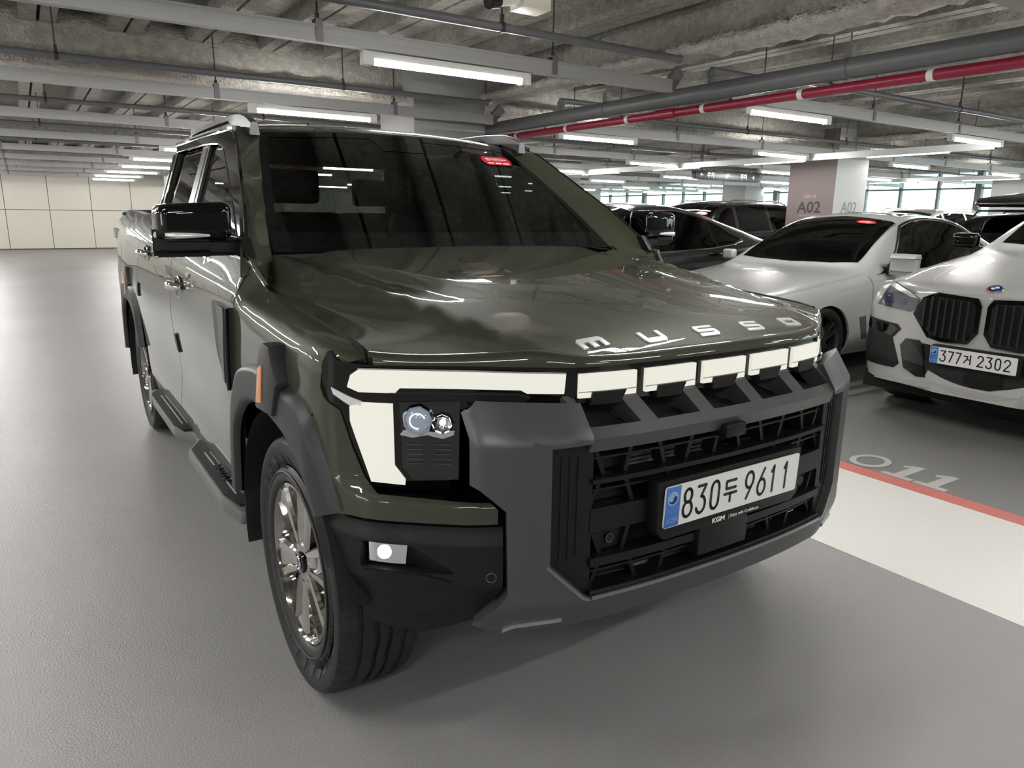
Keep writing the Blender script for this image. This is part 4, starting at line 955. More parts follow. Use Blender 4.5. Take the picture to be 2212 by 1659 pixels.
for s in (-1, 1):
    def fA(k, t):
        z1 = 1.275+.447*k; z2 = 1.25+.465*k
        a = Vector(WS(xe(z1), z1)); b = Vector((XG(z2), yD(z2), z2)); p = a.lerp(b, t)
        bul = .020*math.sin(math.pi*min(max(t, 0), 1)); p += Vector((.75, -.62, .1))*bul
        return (s*p.x, p.y, p.z)
    patch('a_pillar', [(-.10, .0), (1.0, .0), (1.0, 1.0), (-.10, 1.0)], fA, PAINT, TR, .08, .1, .03, sg=-s, eps=.01)
    # cowl side between fender, hood corner and pillar
    def fK(u, v):
        a = Vector((.846, .41, 1.150)).lerp(Vector((.868, .40, 1.205)), u); b = Vector((.775, .60, 1.27)).lerp(Vector((.892, .442, 1.246)), u); p = a.lerp(b, v); return (s*p.x, p.y, p.z)
    patch('cowl_side', [(0, 0), (1, 0), (1, 1), (0, 1)], fK, PAINT, TR, .2, .2, .02, sg=s)
    def fCant(y, t):
        a = Vector((.64, y, zroof(.64, y))); zz = ztv(y); b = Vector((XG(zz), y, zz)); p = a.lerp(b, t); p += Vector((.5, 0, .8))*(.010*math.sin(math.pi*min(max(t, 0), 1)))
        return (s*p.x, p.y, p.z)
    patch('roof_side', [(1.20, 0), (1.20, 1), (2.60, 1), (2.60, 0)], fCant, PAINT, TR, .08, .15, .02, sg=s)
    def fTri(k, t):    # joins pillar top, roof corner
        a = Vector(WS(xe(1.722), 1.722)).lerp(Vector((.64, 1.42, zroof(.64, 1.42))), k); b = Vector((XG(1.715), 1.195, 1.715)).lerp(Vector((.642, 1.25, zroof(.64, 1.25)+.004)), k)
        p = a.lerp(b, t); return (s*p.x, p.y, p.z)
    patch('roof_corner', [(0, 0), (1, 0), (1, 1), (0, 1)], fTri, PAINT, TR, .25, .25, .02, sg=-s)
    GP = lambda y, z: (s*XG(z), y, z)
    open_f = [(.56, 1.30), (.804, 1.419), (1.0, 1.515), (1.159, 1.591), (1.274, 1.649), (1.40, 1.678), (1.542, 1.688), (1.70, 1.692), (1.70, 1.292)]
    gl = patch('front_side_window', [(.50, 1.258), (.70, 1.385), (1.0, 1.545), (1.25, 1.665), (1.45, 1.705), (1.64, 1.71), (1.57, 1.278)], GP, GLASS2, TR, .2, .1, 0, sg=s, off=-.010)
    patch('rear_side_window', [(1.64, 1.285), (1.70, 1.71), (2.45, 1.72), (2.42, 1.43), (2.46, 1.325)], GP, GLASS2, TR, .2, .1, 0, sg=s, off=-.010)
    patch('b_pillar_trim', [(1.508, 1.272), (1.557, 1.438), (1.622, 1.700), (1.772, 1.700), (1.738, 1.438), (1.71, 1.285)], GP, mat('pillar_trim', (.30, .30, .31), .22, .9), TR, .2, .1, .012, sg=s, off=.004)
    patch('b_pillar_seam', [(1.555, 1.275), (1.60, 1.438), (1.655, 1.700), (1.668, 1.700), (1.615, 1.438), (1.57, 1.277)], GP, GLOSSB, TR, .2, .1, .0, sg=s, off=.0055)
    outer = [(.42, 1.243), (yD(1.30), 1.30), (yD(1.36), 1.36), (.674, 1.42), (.888, 1.544), (1.115, 1.677), (1.16, 1.700), (1.215, 1.716), (1.30, 1.726), (1.862, 1.738), (2.525, 1.744)]
    innr = [(2.44, 1.706), (2.0, 1.700), (1.70, 1.694), (1.542, 1.687), (1.40, 1.678), (1.30, 1.660), (1.24, 1.632), (1.159, 1.591), (1.0, 1.513), (.804, 1.412), (.62, 1.31), (.55, 1.265)]
    vis = patch('window_visor', outer+innr, GP, GLOSSB, TR, .08, .05, .012, sg=s, off=.012)
    tube('visor_edge', [(s*(XG(z)+.013), y, z) for y, z in innr[::-1]], .004, CHROME, vis, 6)
    tube('visor_top_line', [(s*(XG(z)+.012), y, z) for y, z in outer], .0035, CHROME, vis, 6)
    # C pillar
    patch('c_pillar', [(2.44, 1.335), (2.41, 1.43), (2.44, 1.71), (2.53, 1.744), (cabrear(1.744), 1.744), (cabrear(1.33), 1.33)], GP, PAINT, TR, .08, .06, .02, sg=s, off=.002)
    tube('window_rear_chrome', [(s*(XG(z)+.008), y, z) for y, z in ((2.50, 1.742), (2.445, 1.70), (2.425, 1.60), (2.415, 1.43), (2.44, 1.36), (2.50, 1.335))], .007, CHROME, TR, 8)
    tube('pillar_chrome', [(s*(XG(z)+.006), y, z) for y, z in ((2.56, 1.70), (2.53, 1.55), (2.53, 1.44), (2.545, 1.34))], .006, CHROME, TR, 8)
    # roof rail
    pts = [(.655, 1.10, 1.728), (.655, 1.17, 1.752), (.655, 1.25, 1.782), (.655, 1.33, 1.800), (.655, 1.42, 1.808), (.655, 1.6, 1.816), (.655, 2.0, 1.818), (.655, 2.30, 1.815), (.655, 2.42, 1.80), (.655, 2.50, 1.775)]
    bm = bmesh.new(); cyr = curve([p[1] for p in pts], [p[2] for p in pts])
    ys_ = [1.17, 1.19, 1.22, 1.27, 1.33, 1.40, 1.46, 1.52, 1.7, 1.9, 2.1, 2.25, 2.33, 2.40, 2.46, 2.50]
    bot = lambda y: cyr(y)-.026 if 1.50 < y < 2.36 else (max(zroof(.64, max(y, 1.25))-.012, cyr(y)-.05) if y < 1.6 else cyr(y)-.05)
    rings = []
    for y in ys_:
        t_ = cyr(y); b_ = min(bot(y), t_-.004); rings.append([bm.verts.new((s*x, y, z)) for x, z in ((.635, b_), (.640, t_-.003), (.648, t_), (.662, t_), (.670, t_-.004), (.676, b_))])
    for a, b in zip(rings[:-1], rings[1:]):
        for i in range(6): bm.faces.new((a[i], a[(i+1) % 6], b[(i+1) % 6], b[i]))
    bm.faces.new(rings[0]); bm.faces.new(rings[-1][::-1])
    from_bm('roof_rail', bm, mat('rail_satin', (.16, .16, .17), .35, .7), TR, smooth=True, angle=40)
    # mirror
    bm = bmesh.new(); bm_box(bm, .915, 1.134, .50, .64, 1.308, 1.428, .034, 5)
    for v in bm.verts:
        k = (v.co.x-.918)/.214
        v.co.z -= .012*k*k if v.co.z > 1.37 else 0
        v.co.y += .045*k*k+.012*(1-k)**2
        v.co.x = s*v.co.x
    mr = from_bm('door_mirror', bm, GLOSSB, TR, smooth=True, angle=50)
    mr['label'] = 'gloss black door mirror with clear turn-signal strip'
    box('mirror_arm', .865, 1.10, .545, .615, 1.268, 1.302, BLACKP, mr, .012, 3, Matrix.Diagonal((s, 1, 1, 1)))
    box('mirror_arm_tip', 1.010, 1.120, .540, .635, 1.276, 1.316, BLACKP, mr, .022, 4, Matrix.Diagonal((s, 1, 1, 1)))
    tube('mirror_signal', [(s*x, y, z) for x, y, z in ((.99, .508, 1.322), (1.03, .510, 1.322), (1.08, .522, 1.321), (1.115, .547, 1.320), (1.134, .59, 1.322))], [.004, .008, .010, .012, .012], mat('signal_clear', (.75, .75, .73), .12, .4), mr, 8)
    prism('mirror_glass', [(.93, 1.335), (1.12, 1.335), (1.12, 1.40), (.93, 1.41)], .655, .66, CHROME, mr, 'Y', mtx=Matrix.Translation((0, .03, 0)) @ Matrix.Diagonal((s, 1, 1, 1)))
    prism('mirror_foot', [(.44, 1.250), (.50, 1.315), (.66, 1.318), (.66, 1.262)], .865, .895, BLACKP, mr, 'X', .004, mtx=Matrix.Diagonal((s, 1, 1, 1)))
# cab rear wall with window
rw = patch('cab_rear_wall', [(-.88, .5), (-.86, 1.33), (-.70, 1.744), (-.60, 1.775), (.60, 1.775), (.70, 1.744), (.86, 1.33), (.88, .5)], lambda x, z: (x, cabrear(max(z, 1.33)), z), PAINT, TR, .2, .1, .02, sg=-1, holes=[[(-.56, 1.38), (.56, 1.38), (.52, 1.68), (-.52, 1.68)]])
patch('rear_window', [(-.57, 1.37), (.57, 1.37), (.53, 1.69), (-.53, 1.69)], lambda x, z: (x, cabrear(z)+.005, z), tinted('rear_glass', (.6, .65, .63)), TR, .3, .2, 0, sg=-1)
# interior
prism('dashboard', [(.50, 1.00), (.66, 1.20), (.95, 1.24), (1.18, 1.22), (1.25, 1.00)], -.80, .80, CABIN, TR, 'X', .03)
box('cabin_floor', -.86, .86, .45, 2.62, .55, .75, DARK, TR)
for sx in (-1, 1):
    for yy in (1.55, 2.35):
        bk = box('seat_back', sx*.38-.24, sx*.38+.24, yy, yy+.14, .85, 1.40, CABIN, TR, .05, 3)
        box('headrest', sx*.38-.13, sx*.38+.13, yy+.03, yy+.12, 1.44, 1.60, CABIN, bk, .03, 3)
lathe('steering_wheel', [(-.012, .18), (0, .192), (.012, .18), (0, .168)], CABIN, TR, 32, 'Z', Matrix.Translation((.38, 1.28, 1.16)) @ Matrix.Rotation(R(62), 4, 'X'), closed=True)
box('rear_view_mirror', -.11, .11, 1.14, 1.17, 1.60, 1.665, CABIN, TR, .012)
# ---- cargo bed
box('bed_floor', -.82, .82, 2.70, 4.25, .70, .80, BLACKP, TR)
for s in (-1, 1):
    bm = bmesh.new()
    A = [(.80, 1.345), (.80, 1.36), (.83, 1.37)]
    pr_ = []
    for y in (2.70, 3.15, 3.8, 4.25):
        x, z = side(y, 1.199); pr_.append([bm.verts.new((s*a, y, b)) for a, b in ((x+.002, z-.004), (x-.012, z+.008), (x-.075, z+.008), (x-.080, z-.02), (x-.080, .75))])
    for a, b in zip(pr_[:-1], pr_[1:]):
        for i in range(4): bm.faces.new((a[i], a[i+1], b[i+1], b[i]))
    from_bm('bed_rail', bm, mat('bed_liner', (.012, .012, .012), .5), TR)
    ob = box('tail_lamp', .80, .888, 4.25, 4.31, .95, 1.24, mat('tail_red', (.35, .01, .012), .1, 0, 1), TR, .012, 3, Matrix.Diagonal((s, 1, 1, 1)))
    box('lamp_clear', .82, .907, 4.22, 4.305, 1.205, 1.262, MATS['signal_clear'], ob, .008, 2, Matrix.Diagonal((s, 1, 1, 1)))
tg = box('tailgate', -.85, .85, 4.245, 4.30, .72, 1.385, PAINT, TR, .012)
box('tailgate_cap', -.80, .80, 4.235, 4.302, 1.38, 1.402, MATS['bed_liner'], tg, .006)
box('rear_bumper', -.90, .90, 4.24, 4.40, .48, .68, BLACKP, TR, .03, 3)
box('bed_front', -.80, .80, 2.69, 2.72, .75, 1.33, MATS['bed_liner'], TR)
# ================================================================== PARKED CARS (front faces -x; local L runs from nose to tail)
WHITE = mat('white_car_paint', (.47, .47, .455), .30, 0, 1.0)
DGREY = mat('dark_grey_car_paint', (.030, .031, .033), .35, .7, 1.0)
BLACKC = mat('black_car_paint', (.006, .006, .007), .2, 0, 1.0)
CARGL = tinted('car_glass', (.02, .022, .025))
BRONZE = mat('black_bronze_paint', (.012, .010, .009), .25, .4, 1.0)
class Car:
    def __init__(s, name, label, x, y, paint, LT, wb, zt, zb, wr, zr, zsill=.20, wplan=None):
        s.t = thing(name, label, 'car', (x, y, 0)); s.paint = paint; s.LT = LT
        C = lambda d: curve(sorted(d), [d[k] for k in sorted(d)])
        s.wb = C(wb); s.zt = C(zt); s.zb = C(zb); s.wr = C(wr); s.zr = C(zr); s.zs = zsill
    def sec(s, L):
        wb, zt, zb, wr, zr = s.wb(L), s.zt(L), s.zb(L), s.wr(L), s.zr(L); wbelt = wb-.07
        return [(wb-.07, s.zs), (wb-.012, s.zs+.10), (wb, s.zs+.28), (wb, zb-.20), (wb-.018, zb-.055), (wbelt, zb),
                (wbelt+(wr-wbelt)*.5+.012, zb+(zr-zb)*.5), (wr, zr), (wr*.70, zt-(zt-zr)*.36), (wr*.35, zt-(zt-zr)*.08), (0, zt)]
    def f(s, L, v):
        m = 1
        if v > 10: v = 20-v; m = -1
        P = s.sec(L); i = min(max(int(math.floor(v)), 0), 9); t = v-i
        def g(k, j):
            if k < 0: return 2*P[0][j]-P[1][j]
            if k > 10: return (-1 if j == 0 else 1)*P[20-k][j]
            return P[k][j]
        o = []
        for j in (0, 1):
            p0, p1, p2, p3 = g(i-1, j), g(i, j), g(i+1, j), g(i+2, j); k = .42
            o.append((2*t**3-3*t*t+1)*p1+(t**3-2*t*t+t)*k*(p2-p0)+(-2*t**3+3*t*t)*p2+(t**3-t*t)*k*(p3-p1))
        return (L, m*o[0], o[1])
    def vz(s, L, z):
        a, b = 0., 5.
        for _ in range(24):
            c = (a+b)/2
            if s.f(L, c)[2] < z: a = c
            else: b = c
        return (a+b)/2
    def pat(s, name, poly, m, off=0., thick=.0, du=.10, dv=.34, side=1, parent=None):
        """side=+1: local +y flank, -1: local -y flank, 0: use v beyond 10"""
        f = s.f if side >= 0 else (lambda L, v: (lambda p: (p[0], -p[1], p[2]))(s.f(L, v)))
        return patch(name, poly, f, m, parent or s.t, du, dv, thick, sg=(-1 if side >= 0 else 1), off=off, eps=.02)
    def shell(s, arches, r, zc_=.33):
        L0, L1 = 0.0, s.LT
        bot = []
        for a in arches:
            P = []
            for k in range(15):
                an = math.pi*(1-k/14); L = a+r*math.cos(an); z = zc_+r*math.sin(an)
                P.append((L, max(0, s.vz(L, z)) if 0 < k < 14 else 0.0))
            bot += P
        poly = [(L0, 0)]+bot+[(L1, 0), (L1, 5), (L0, 5)]
        for sd in (1, -1): s.pat('body_side', poly, s.paint, 0, .02, .09, .42, sd)
        s.pat('body_top', [(L0, 5), (L1, 5), (L1, 15), (L0, 15)], s.paint, 0, 0, .09, .45)
        for Lc, nm in ((L0, 'nose_cap'), (L1, 'tail_cap')):
            V = [s.f(Lc, 20*k/40) for k in range(41)]
            mesh(nm, V, [tuple(range(41))], s.paint, s.t)
        for a in arches:
            for sd in (1, -1):
                V = []; F = []
                for k in range(17):
                    an = math.pi*k/16
                    for w_ in (s.wb(a)-.02, s.wb(a)-.34): V.append((a+r*1.0*math.cos(an), sd*w_, zc_+r*1.0*math.sin(an)))
                for k in range(16): F.append((2*k, 2*k+1, 2*k+3, 2*k+2))
                n0 = len(V); V += [(a+r*math.cos(math.pi*k/16), sd*(s.wb(a)-.34), zc_+r*math.sin(math.pi*k/16)) for k in range(17)]; F.append(tuple(range(n0, n0+17)))
                mesh('wheel_housing', V, F, DARK, s.t, True)
        box('underbody', .25, s.LT-.25, -s.wb(1.5)+.12, s.wb(1.5)-.12, .17, .30, DARK, s.t)
    def wheels(s, arches, r, rimr, rimm, wd=.24, spokes=5):
        for a in arches:
            for sd in (1, -1):
                mx = Matrix.Translation((a, sd*(s.wb(a)-.03), r)) @ Matrix.Rotation(R(90), 4, 'Z') @ Matrix.Diagonal((sd, 1, 1, 1))
                ty = lathe('tire', [(-wd, rimr), (-wd, r-.02), (-wd+.03, r), (-.03, r), (-.004, r-.03), (0, r-.06), (-.006, rimr+.008), (-.012, rimr)], RUBBER, s.t, 48, 'X', mx)
                rm = lathe('rim', [(-.012, rimr+.004), (-.006, rimr), (-.03, rimr-.02), (-.16, rimr-.03), (-.17, .02)], rimm, s.t, 40, 'X', mx)
                for k in range(spokes*2):
                    an = 2*math.pi*k/(spokes*2)+(.13 if k % 2 else -.13)
                    rot = mx @ Matrix.Rotation(an, 4, 'X')
                    bm = bmesh.new(); bm_box(bm, -.07, -.02, -.014, .014, .03, rimr-.012, mtx=rot); from_bm('spoke', bm, rimm, rm)
                lathe('hub_cap', [(-.06, .05), (-.015, .045), (-.012, 0)], rimm, rm, 20, 'X', mx)
                lathe('brake_disc', [(-.10, .17), (-.09, .17), (-.09, .05)], ALU, s.t, 28, 'X', mx)
    def glass(s, ws, rear, sides):
        a, b, v0 = ws
        g = s.pat('windshield', [(a, 8.4), (a+.06, 7.4), (b-.02, v0), (b+.03, 10), (b-.02, 20-v0), (a+.06, 12.6), (a, 11.6), (a-.03, 10)], CARGL, .004, 0, .08, .3)
        if rear: a, b = rear; s.pat('rear_window', [(a, 7.5), (b, 7.3), (b+.04, 10), (b, 12.7), (a, 12.5)], CARGL, .004, 0, .1, .4)
        for sd in (1, -1):
            for k, (nm, po) in enumerate(sides): s.pat(nm, po, CARGL, .004, 0, .1, .3, sd)
        return g
    def mirror(s, L, z, m, arm=.0, size=(.10, .21, .13)):
        for sd in (1, -1):
            w0 = s.wb(L)-.02
            o = box('door_mirror', L, L+size[0], w0+.02, w0+.02+size[1], z, z+size[2], m, s.t, .038, 5, Matrix.Diagonal((1, sd, 1, 1)))
            box('mirror_foot', L+.02, L+.08, w0-.09, w0+.08, z-.03, z+.02, BLACKP2, o, .01, 2, Matrix.Diagonal((1, sd, 1, 1)))
    def sticker(s, L, v, dl, dv_, big=True):
        po = [(L+dl*.5*math.sin(a), v+dv_*math.cos(a)*(1+.0*abs(math.cos(a)))) for a in [R(18*k) for k in range(20)]]
        st_ = s.pat('windshield_sticker', po, STICKER, .009, 0, .2, .2)
        if big:
            p = Vector(s.f(L-.012, v)); ex = Vector(s.f(L-.012, v+.1))-p; ey = Vector(s.f(L, v))-p
            n = ex.cross(ey).normalized(); p += n*.011
            text('sticker_lettering', '엔카진단++', .030, STICKW, s.t, frame(p, ex, ey), depth=.0003, bold=.0005)
            po = [(L+.017+.003*math.sin(a), v+dv_*.5*math.cos(a)) for a in [R(36*k) for k in range(10)]]
            s.pat('sticker_dots', po, STICKW, .010, 0, .2, .2)

# ---------------------------------------------------------------- white sedan
sd_ = Car('sedan', 'white sedan parked between the pickup truck and the white SUV', 3.42, 2.64, WHITE, 4.94,
          {0: .55, .06: .70, .15: .80, .30: .87, .55: .915, .84: .93, 2.5: .93, 4.2: .92, 4.6: .88, 4.94: .74},
          {0: .66, .05: .72, .2: .77, .5: .83, 1.0: .905, 1.45: .955, 1.50: .975, 1.9: 1.21, 2.30: 1.405, 2.55: 1.465, 2.9: 1.48, 3.4: 1.455, 3.9: 1.31, 4.3: 1.13, 4.5: 1.10, 4.9: 1.05, 4.94: .95},
          {0: .58, .15: .66, .5: .745, .84: .80, 1.2: .85, 1.5: .895, 2.2: .915, 3.0: .935, 3.8: .96, 4.4: .98, 4.94: .90},
          {0: .42, .3: .66, .8: .70, 1.35: .74, 1.55: .745, 2.0: .655, 2.4: .585, 2.9: .565, 3.4: .575, 3.9: .63, 4.3: .70, 4.94: .55},
          {0: .645, .15: .74, .5: .80, 1.0: .875, 1.42: .925, 1.55: .965, 1.9: 1.155, 2.30: 1.345, 2.55: 1.405, 2.9: 1.425, 3.4: 1.39, 3.9: 1.25, 4.3: 1.09, 4.5: 1.06, 4.94: .93})
sd_.shell((.84, 3.815), .345, .325); sd_.wheels((.84, 3.815), .335, .245, mat('dark_rim', (.10, .10, .10), .3, .8))
gs_ = sd_.glass((1.55, 2.35, 7.12), (3.55, 4.25), [('side_window', [(1.72, 5.15), (2.05, 5.95), (2.35, 6.78), (2.62, 6.86), (2.62, 5.15)]), ('side_window', [(2.70, 5.15), (2.70, 6.86), (3.2, 6.84), (3.55, 6.7), (3.84, 5.9), (3.70, 5.2)])])
for s_ in (1, -1):
    sd_.pat('window_chrome', [(1.60, 5.0), (2.0, 6.0), (2.33, 6.92), (2.7, 7.0), (3.2, 6.98), (3.6, 6.84), (3.95, 5.9), (3.80, 5.6), (3.55, 6.74), (3.2, 6.88), (2.7, 6.9), (2.36, 6.82), (2.03, 5.98), (1.72, 5.12)], mat('shadow_trim', (.05, .05, .05), .2, .5), .003, 0, .1, .2, s_)
sd_.mirror(1.76, .945, WHITE, size=(.08, .16, .115))
sd_.sticker(2.235, 11.55, .075, .50)
for s_ in (1, -1):
    sd_.pat('fender_vent', [(1.30, 2.35), (1.38, 1.25), (1.46, 1.25), (1.40, 2.35)], mat('vent_grey', (.10, .10, .10), .4), .004, .004, .1, .2, s_)
    sd_.pat('headlamp', [(.08, 3.6), (.30, 3.9), (.48, 4.1), (.46, 3.8), (.25, 3.2), (.08, 3.1)], mat('lamp_glass', (.25, .26, .28), .08, .4, 1), .005, .004, .06, .2, s_)
    for po in ([(1.478, .6), (1.478, 5), (1.484, 5), (1.484, .6)], [(2.655, .6), (2.655, 5), (2.661, 5), (2.661, .6)]): sd_.pat('door_seam', po, DARK, .001, 0, .1, .3, s_)
    sd_.pat('hood_seam', [(.25, 6.3), (.8, 6.0), (1.46, 6.0), (1.47, 6.06), (.8, 6.06), (.25, 6.36)], mat('seam_grey', (.12, .12, .12), .6), .001, 0, .1, .3, s_)
sd_.pat('sunroof', [(2.62, 7.7), (3.25, 7.7), (3.25, 12.3), (2.62, 12.3)], GLOSSB, .004, .0, .2, .4)
box('antenna_fin', 3.52, 3.66, -.018, .018, 1.41, 1.47, WHITE, sd_.t, .008)
for s_ in (1, -1):
    prism('kidney_grille', [(s_*a_, b_) for a_, b_ in ((.32, .56), (.28, .68), (.06, .70), (.04, .58), (.10, .50), (.28, .50))], -.012, .03, BLACKP2, sd_.t, 'X')
    box('corner_intake', .0, .16, .50, .68, .30, .44, BLACKP2, sd_.t, .02, 3, Matrix.Diagonal((1, s_, 1, 1)))
bb_ = box('front_bumper', -.03, .12, -.50, .50, .235, .50, WHITE, sd_.t, .03, 4)
box('lower_grille', -.036, .0, -.40, .40, .27, .40, BLACKP2, bb_, .008)
tube('kidney_grille_frame', [(-.004, y_, z_) for y_, z_ in ((-.32, .56), (-.28, .68), (-.06, .70), (-.04, .58), (-.10, .50), (-.28, .50))], .014, CHROME, sd_.t, 8, True)
tube('kidney_grille_frame', [(-.004, -y_, z_) for y_, z_ in ((-.32, .56), (-.28, .68), (-.06, .70), (-.04, .58), (-.10, .50), (-.28, .50))], .014, CHROME, sd_.t, 8, True)

# ---------------------------------------------------------------- white coupe SUV
X6X, X6Y = 3.52, .165
PXc = curve([-.1, 0, .3, .55, .72, .84, .92, .97, 1.0], [.0, 0, .012, .07, .135, .215, .315, .43, .62])
suv = Car('coupe_suv', 'white coupe SUV with black twin kidney grille beside the sedan', X6X, X6Y, WHITE, 4.93,
          {0: .30, .012: .42, .07: .56, .135: .72, .215: .84, .315: .92, .43: .97, .62: 1.0, 1.5: 1.005, 3.8: 1.005, 4.5: .95, 4.93: .80},
          {0: .945, .03: .965, .10: .985, .3: 1.02, .7: 1.075, 1.2: 1.14, 1.55: 1.185, 1.62: 1.20, 2.0: 1.42, 2.4: 1.61, 2.7: 1.69, 3.1: 1.70, 3.6: 1.63, 4.2: 1.42, 4.7: 1.20, 4.93: 1.10},
          {0: .80, .15: .85, .3: .90, .6: .955, .9: 1.0, 1.3: 1.05, 1.7: 1.10, 2.5: 1.12, 3.5: 1.16, 4.5: 1.17, 4.93: 1.08},
          {0: .22, .1: .50, .3: .68, .8: .76, 1.4: .80, 1.62: .80, 2.0: .72, 2.5: .63, 3.1: .60, 3.8: .62, 4.4: .68, 4.93: .62},
          {0: .93, .1: .955, .3: .985, .8: 1.06, 1.3: 1.115, 1.62: 1.165, 2.0: 1.37, 2.4: 1.55, 2.7: 1.62, 3.1: 1.635, 3.6: 1.56, 4.2: 1.36, 4.93: 1.05}, zsill=.27)
suv.shell((.88, 3.86), .405, .38); suv.wheels((.88, 3.86), .385, .265, mat('black_rim', (.02, .02, .02), .3, .5), .30)
suv.glass((1.68, 2.45, 7.12), (3.7, 4.5), [('side_window', [(1.85, 5.15), (2.15, 5.95), (2.45, 6.75), (2.75, 6.86), (2.75, 5.15)]), ('side_window', [(2.84, 5.15), (2.84, 6.86), (3.4, 6.8), (4.0, 6.2), (3.95, 5.3)])])
suv.mirror(1.95, 1.165, GLOSSB)
def xp(name, poly, m, off=0., thick=.02, sd=None, parent=None, du=.05, dv=.05, holes=()):
    def f(w_, z):
        return (PXc(abs(w_))-(.10*max(0, z-.90)*-1)+.18*max(0, .42-z), w_, z)
    # w increases towards +y; outward normal is -x
    return patch(name, poly, f, m, parent or suv.t, du, dv, thick, sg=-1, off=off, holes=holes)
fas = xp('bumper_skin', [(-.98, .29), (-.97, .80), (-.75, .84), (-.40, .92), (0, .95), (.40, .92), (.75, .84), (.97, .80), (.98, .29), (.72, .262), (.3, .285), (-.3, .285), (-.72, .262)], WHITE, .004, .03)
for s_ in (1, -1):
    S_ = lambda P: [(s_*a, b) for a, b in P]
    kf = xp('kidney_grille', S_([(.455, .777), (.395, .893), (.30, .935), (.045, .920), (.018, .875), (.018, .70), (.07, .625), (.235, .615), (.33, .632)]), GLOSSB, .018, .03)
    xp('kidney_recess', S_([(.425, .777), (.378, .872), (.295, .908), (.065, .895), (.045, .865), (.045, .71), (.085, .65), (.23, .642), (.315, .655)]), DARK, .020, .0, parent=kf)
    for k in range(7):
        w_ = .075+.046*k; zt_ = min(.905, .872+(.40-w_)*.45) if w_ > .30 else .898; zb_ = .650 if w_ < .26 else .650+(w_-.26)*.55
        xp('kidney_bar', S_([(w_, zb_), (w_+.013, zb_), (w_+.013, zt_), (w_, zt_)]), mat('grille_bar_grey', (.022, .022, .023), .3), .045, .03, parent=kf)
    hl_ = xp('headlamp', S_([(.425, .878), (.50, .915), (.655, .975), (.715, .915), (.79, .802), (.66, .795), (.49, .785), (.44, .82)]), mat('x_lamp_dark', (.10, .11, .125), .10, .3, 1), .012, .02)
    xp('headlamp_brow', S_([(.43, .880), (.50, .915), (.650, .970), (.675, .945), (.62, .925), (.50, .888)]), REFL, .015, .004, parent=hl_)
    for w_ in (.565, .67): xp('lamp_cell', S_([(w_-.038, .825), (w_+.038, .825), (w_+.048, .875), (w_-.038, .872)]), mat('lamp_cell_blue', (.05, .06, .10), .05, 0, 1), .014, .003, parent=hl_)
    it = xp('side_intake', S_([(.955, .70), (.58, .685), (.545, .655), (.61, .585), (.53, .415), (.575, .375), (.90, .36), (.955, .45)]), BLACKP2, .010, .02)
    xp('intake_blade', S_([(.93, .69), (.60, .672), (.565, .652), (.62, .60), (.90, .62)]), GLOSSB, .013, .004, parent=it)
    md = xp('lower_intake_frame', S_([(.525, .545), (.485, .600), (.39, .602), (.352, .570), (.31, .362), (.375, .355), (.478, .398)]), GLOSSB, .020, .03)
gl_ = xp('lower_grille', [(-.36, .585), (.36, .585), (.33, .345), (.15, .335), (0, .332), (-.15, .335), (-.33, .345)], BLACKP2, .012, .02)
xp('grille_mesh_panel', [(-.33, .475), (.33, .475), (.31, .365), (0, .322), (-.31, .365)], mat('mesh_black', (.008, .008, .008), .5, bump=(160, 1, .01)), .0135, 0, parent=gl_)
xp('radar_panel', [(-.155, .47), (.05, .47), (.06, .375), (.0, .35), (-.10, .35), (-.165, .375)], BLACKP, .020, .01, parent=gl_)
xp('lower_lip', [(-.74, .270), (-.55, .315), (-.30, .338), (0, .333), (.30, .338), (.55, .315), (.74, .270), (.3, .290), (0, .287), (-.3, .290)], WHITE, .026, .02)
pb = box('plate_plinth', -.045, .01, -.27, .27, .472, .60, BLACKP2, suv.t, .006)
plate(pb, frame((-.050, .012, .533), (0, -1, 0), (-.04, 0, 1)), [('3', -.176, .036, .070), ('7', -.128, .034, .070), ('7', -.082, .034, .070), ('geo', -.026, .042, .058), ('2', .052, .037, .070), ('3', .104, .034, .070), ('0', .154, .034, .070), ('2', .206, .037, .070)])
# round badge
p = Vector((.075, -.005, suv.f(.075, 10)[2]+.004)); n = Vector((-.42, 0, 1)).normalized(); bt = Matrix.Translation(p) @ n.to_track_quat('Z', 'Y').to_matrix().to_4x4()
bd = lathe('round_badge', [(-.004, .050), (.003, .048), (.004, 0)], mat('badge_silver', (.75, .75, .77), .15, .9), suv.t, 28, 'Z', bt)
for (r0, r1, cc, a0, a1) in ((.039, .046, (.55, .03, .03), 100, 250), (.039, .046, (.03, .10, .5), 280, 350), (.039, .046, (.15, .35, .75), 10, 80)):
    V = [bt @ Vector((r_*math.cos(R(a0+(a1-a0)*k/8)), r_*math.sin(R(a0+(a1-a0)*k/8)), .0048)) for k in range(9) for r_ in (r0, r1)]
    mesh('badge_arc', V, [(2*k, 2*k+1, 2*k+3, 2*k+2) for k in range(8)], mat('badge_%d' % a0, cc, .3), bd)
lathe('badge_ring', [(.0045, .037), (.0055, .036), (.0055, 0)], mat('badge_black', (.01, .01, .015), .2), bd, 24, 'Z', bt)
for k in range(4):
    V = [bt @ Vector((0, 0, .0062))]+[bt @ Vector((.024*math.cos(R(90*k+22.5*j)), .024*math.sin(R(90*k+22.5*j)), .0062)) for j in range(5)]
    mesh('badge_quarter', V, [tuple(range(6))], mat('badge_blue', (.08, .28, .7), .25) if k % 2 else mat('badge_white', (.85, .85, .85), .25), bd)
for s_ in (1, -1): suv.pat('hood_crease', [(.15, 8.0), (1.5, 7.55), (1.5, 7.58), (.15, 8.03)], mat('white_crease', (.5, .5, .49), .3), .002, 0, .1, .2, 0) if s_ > 0 else None

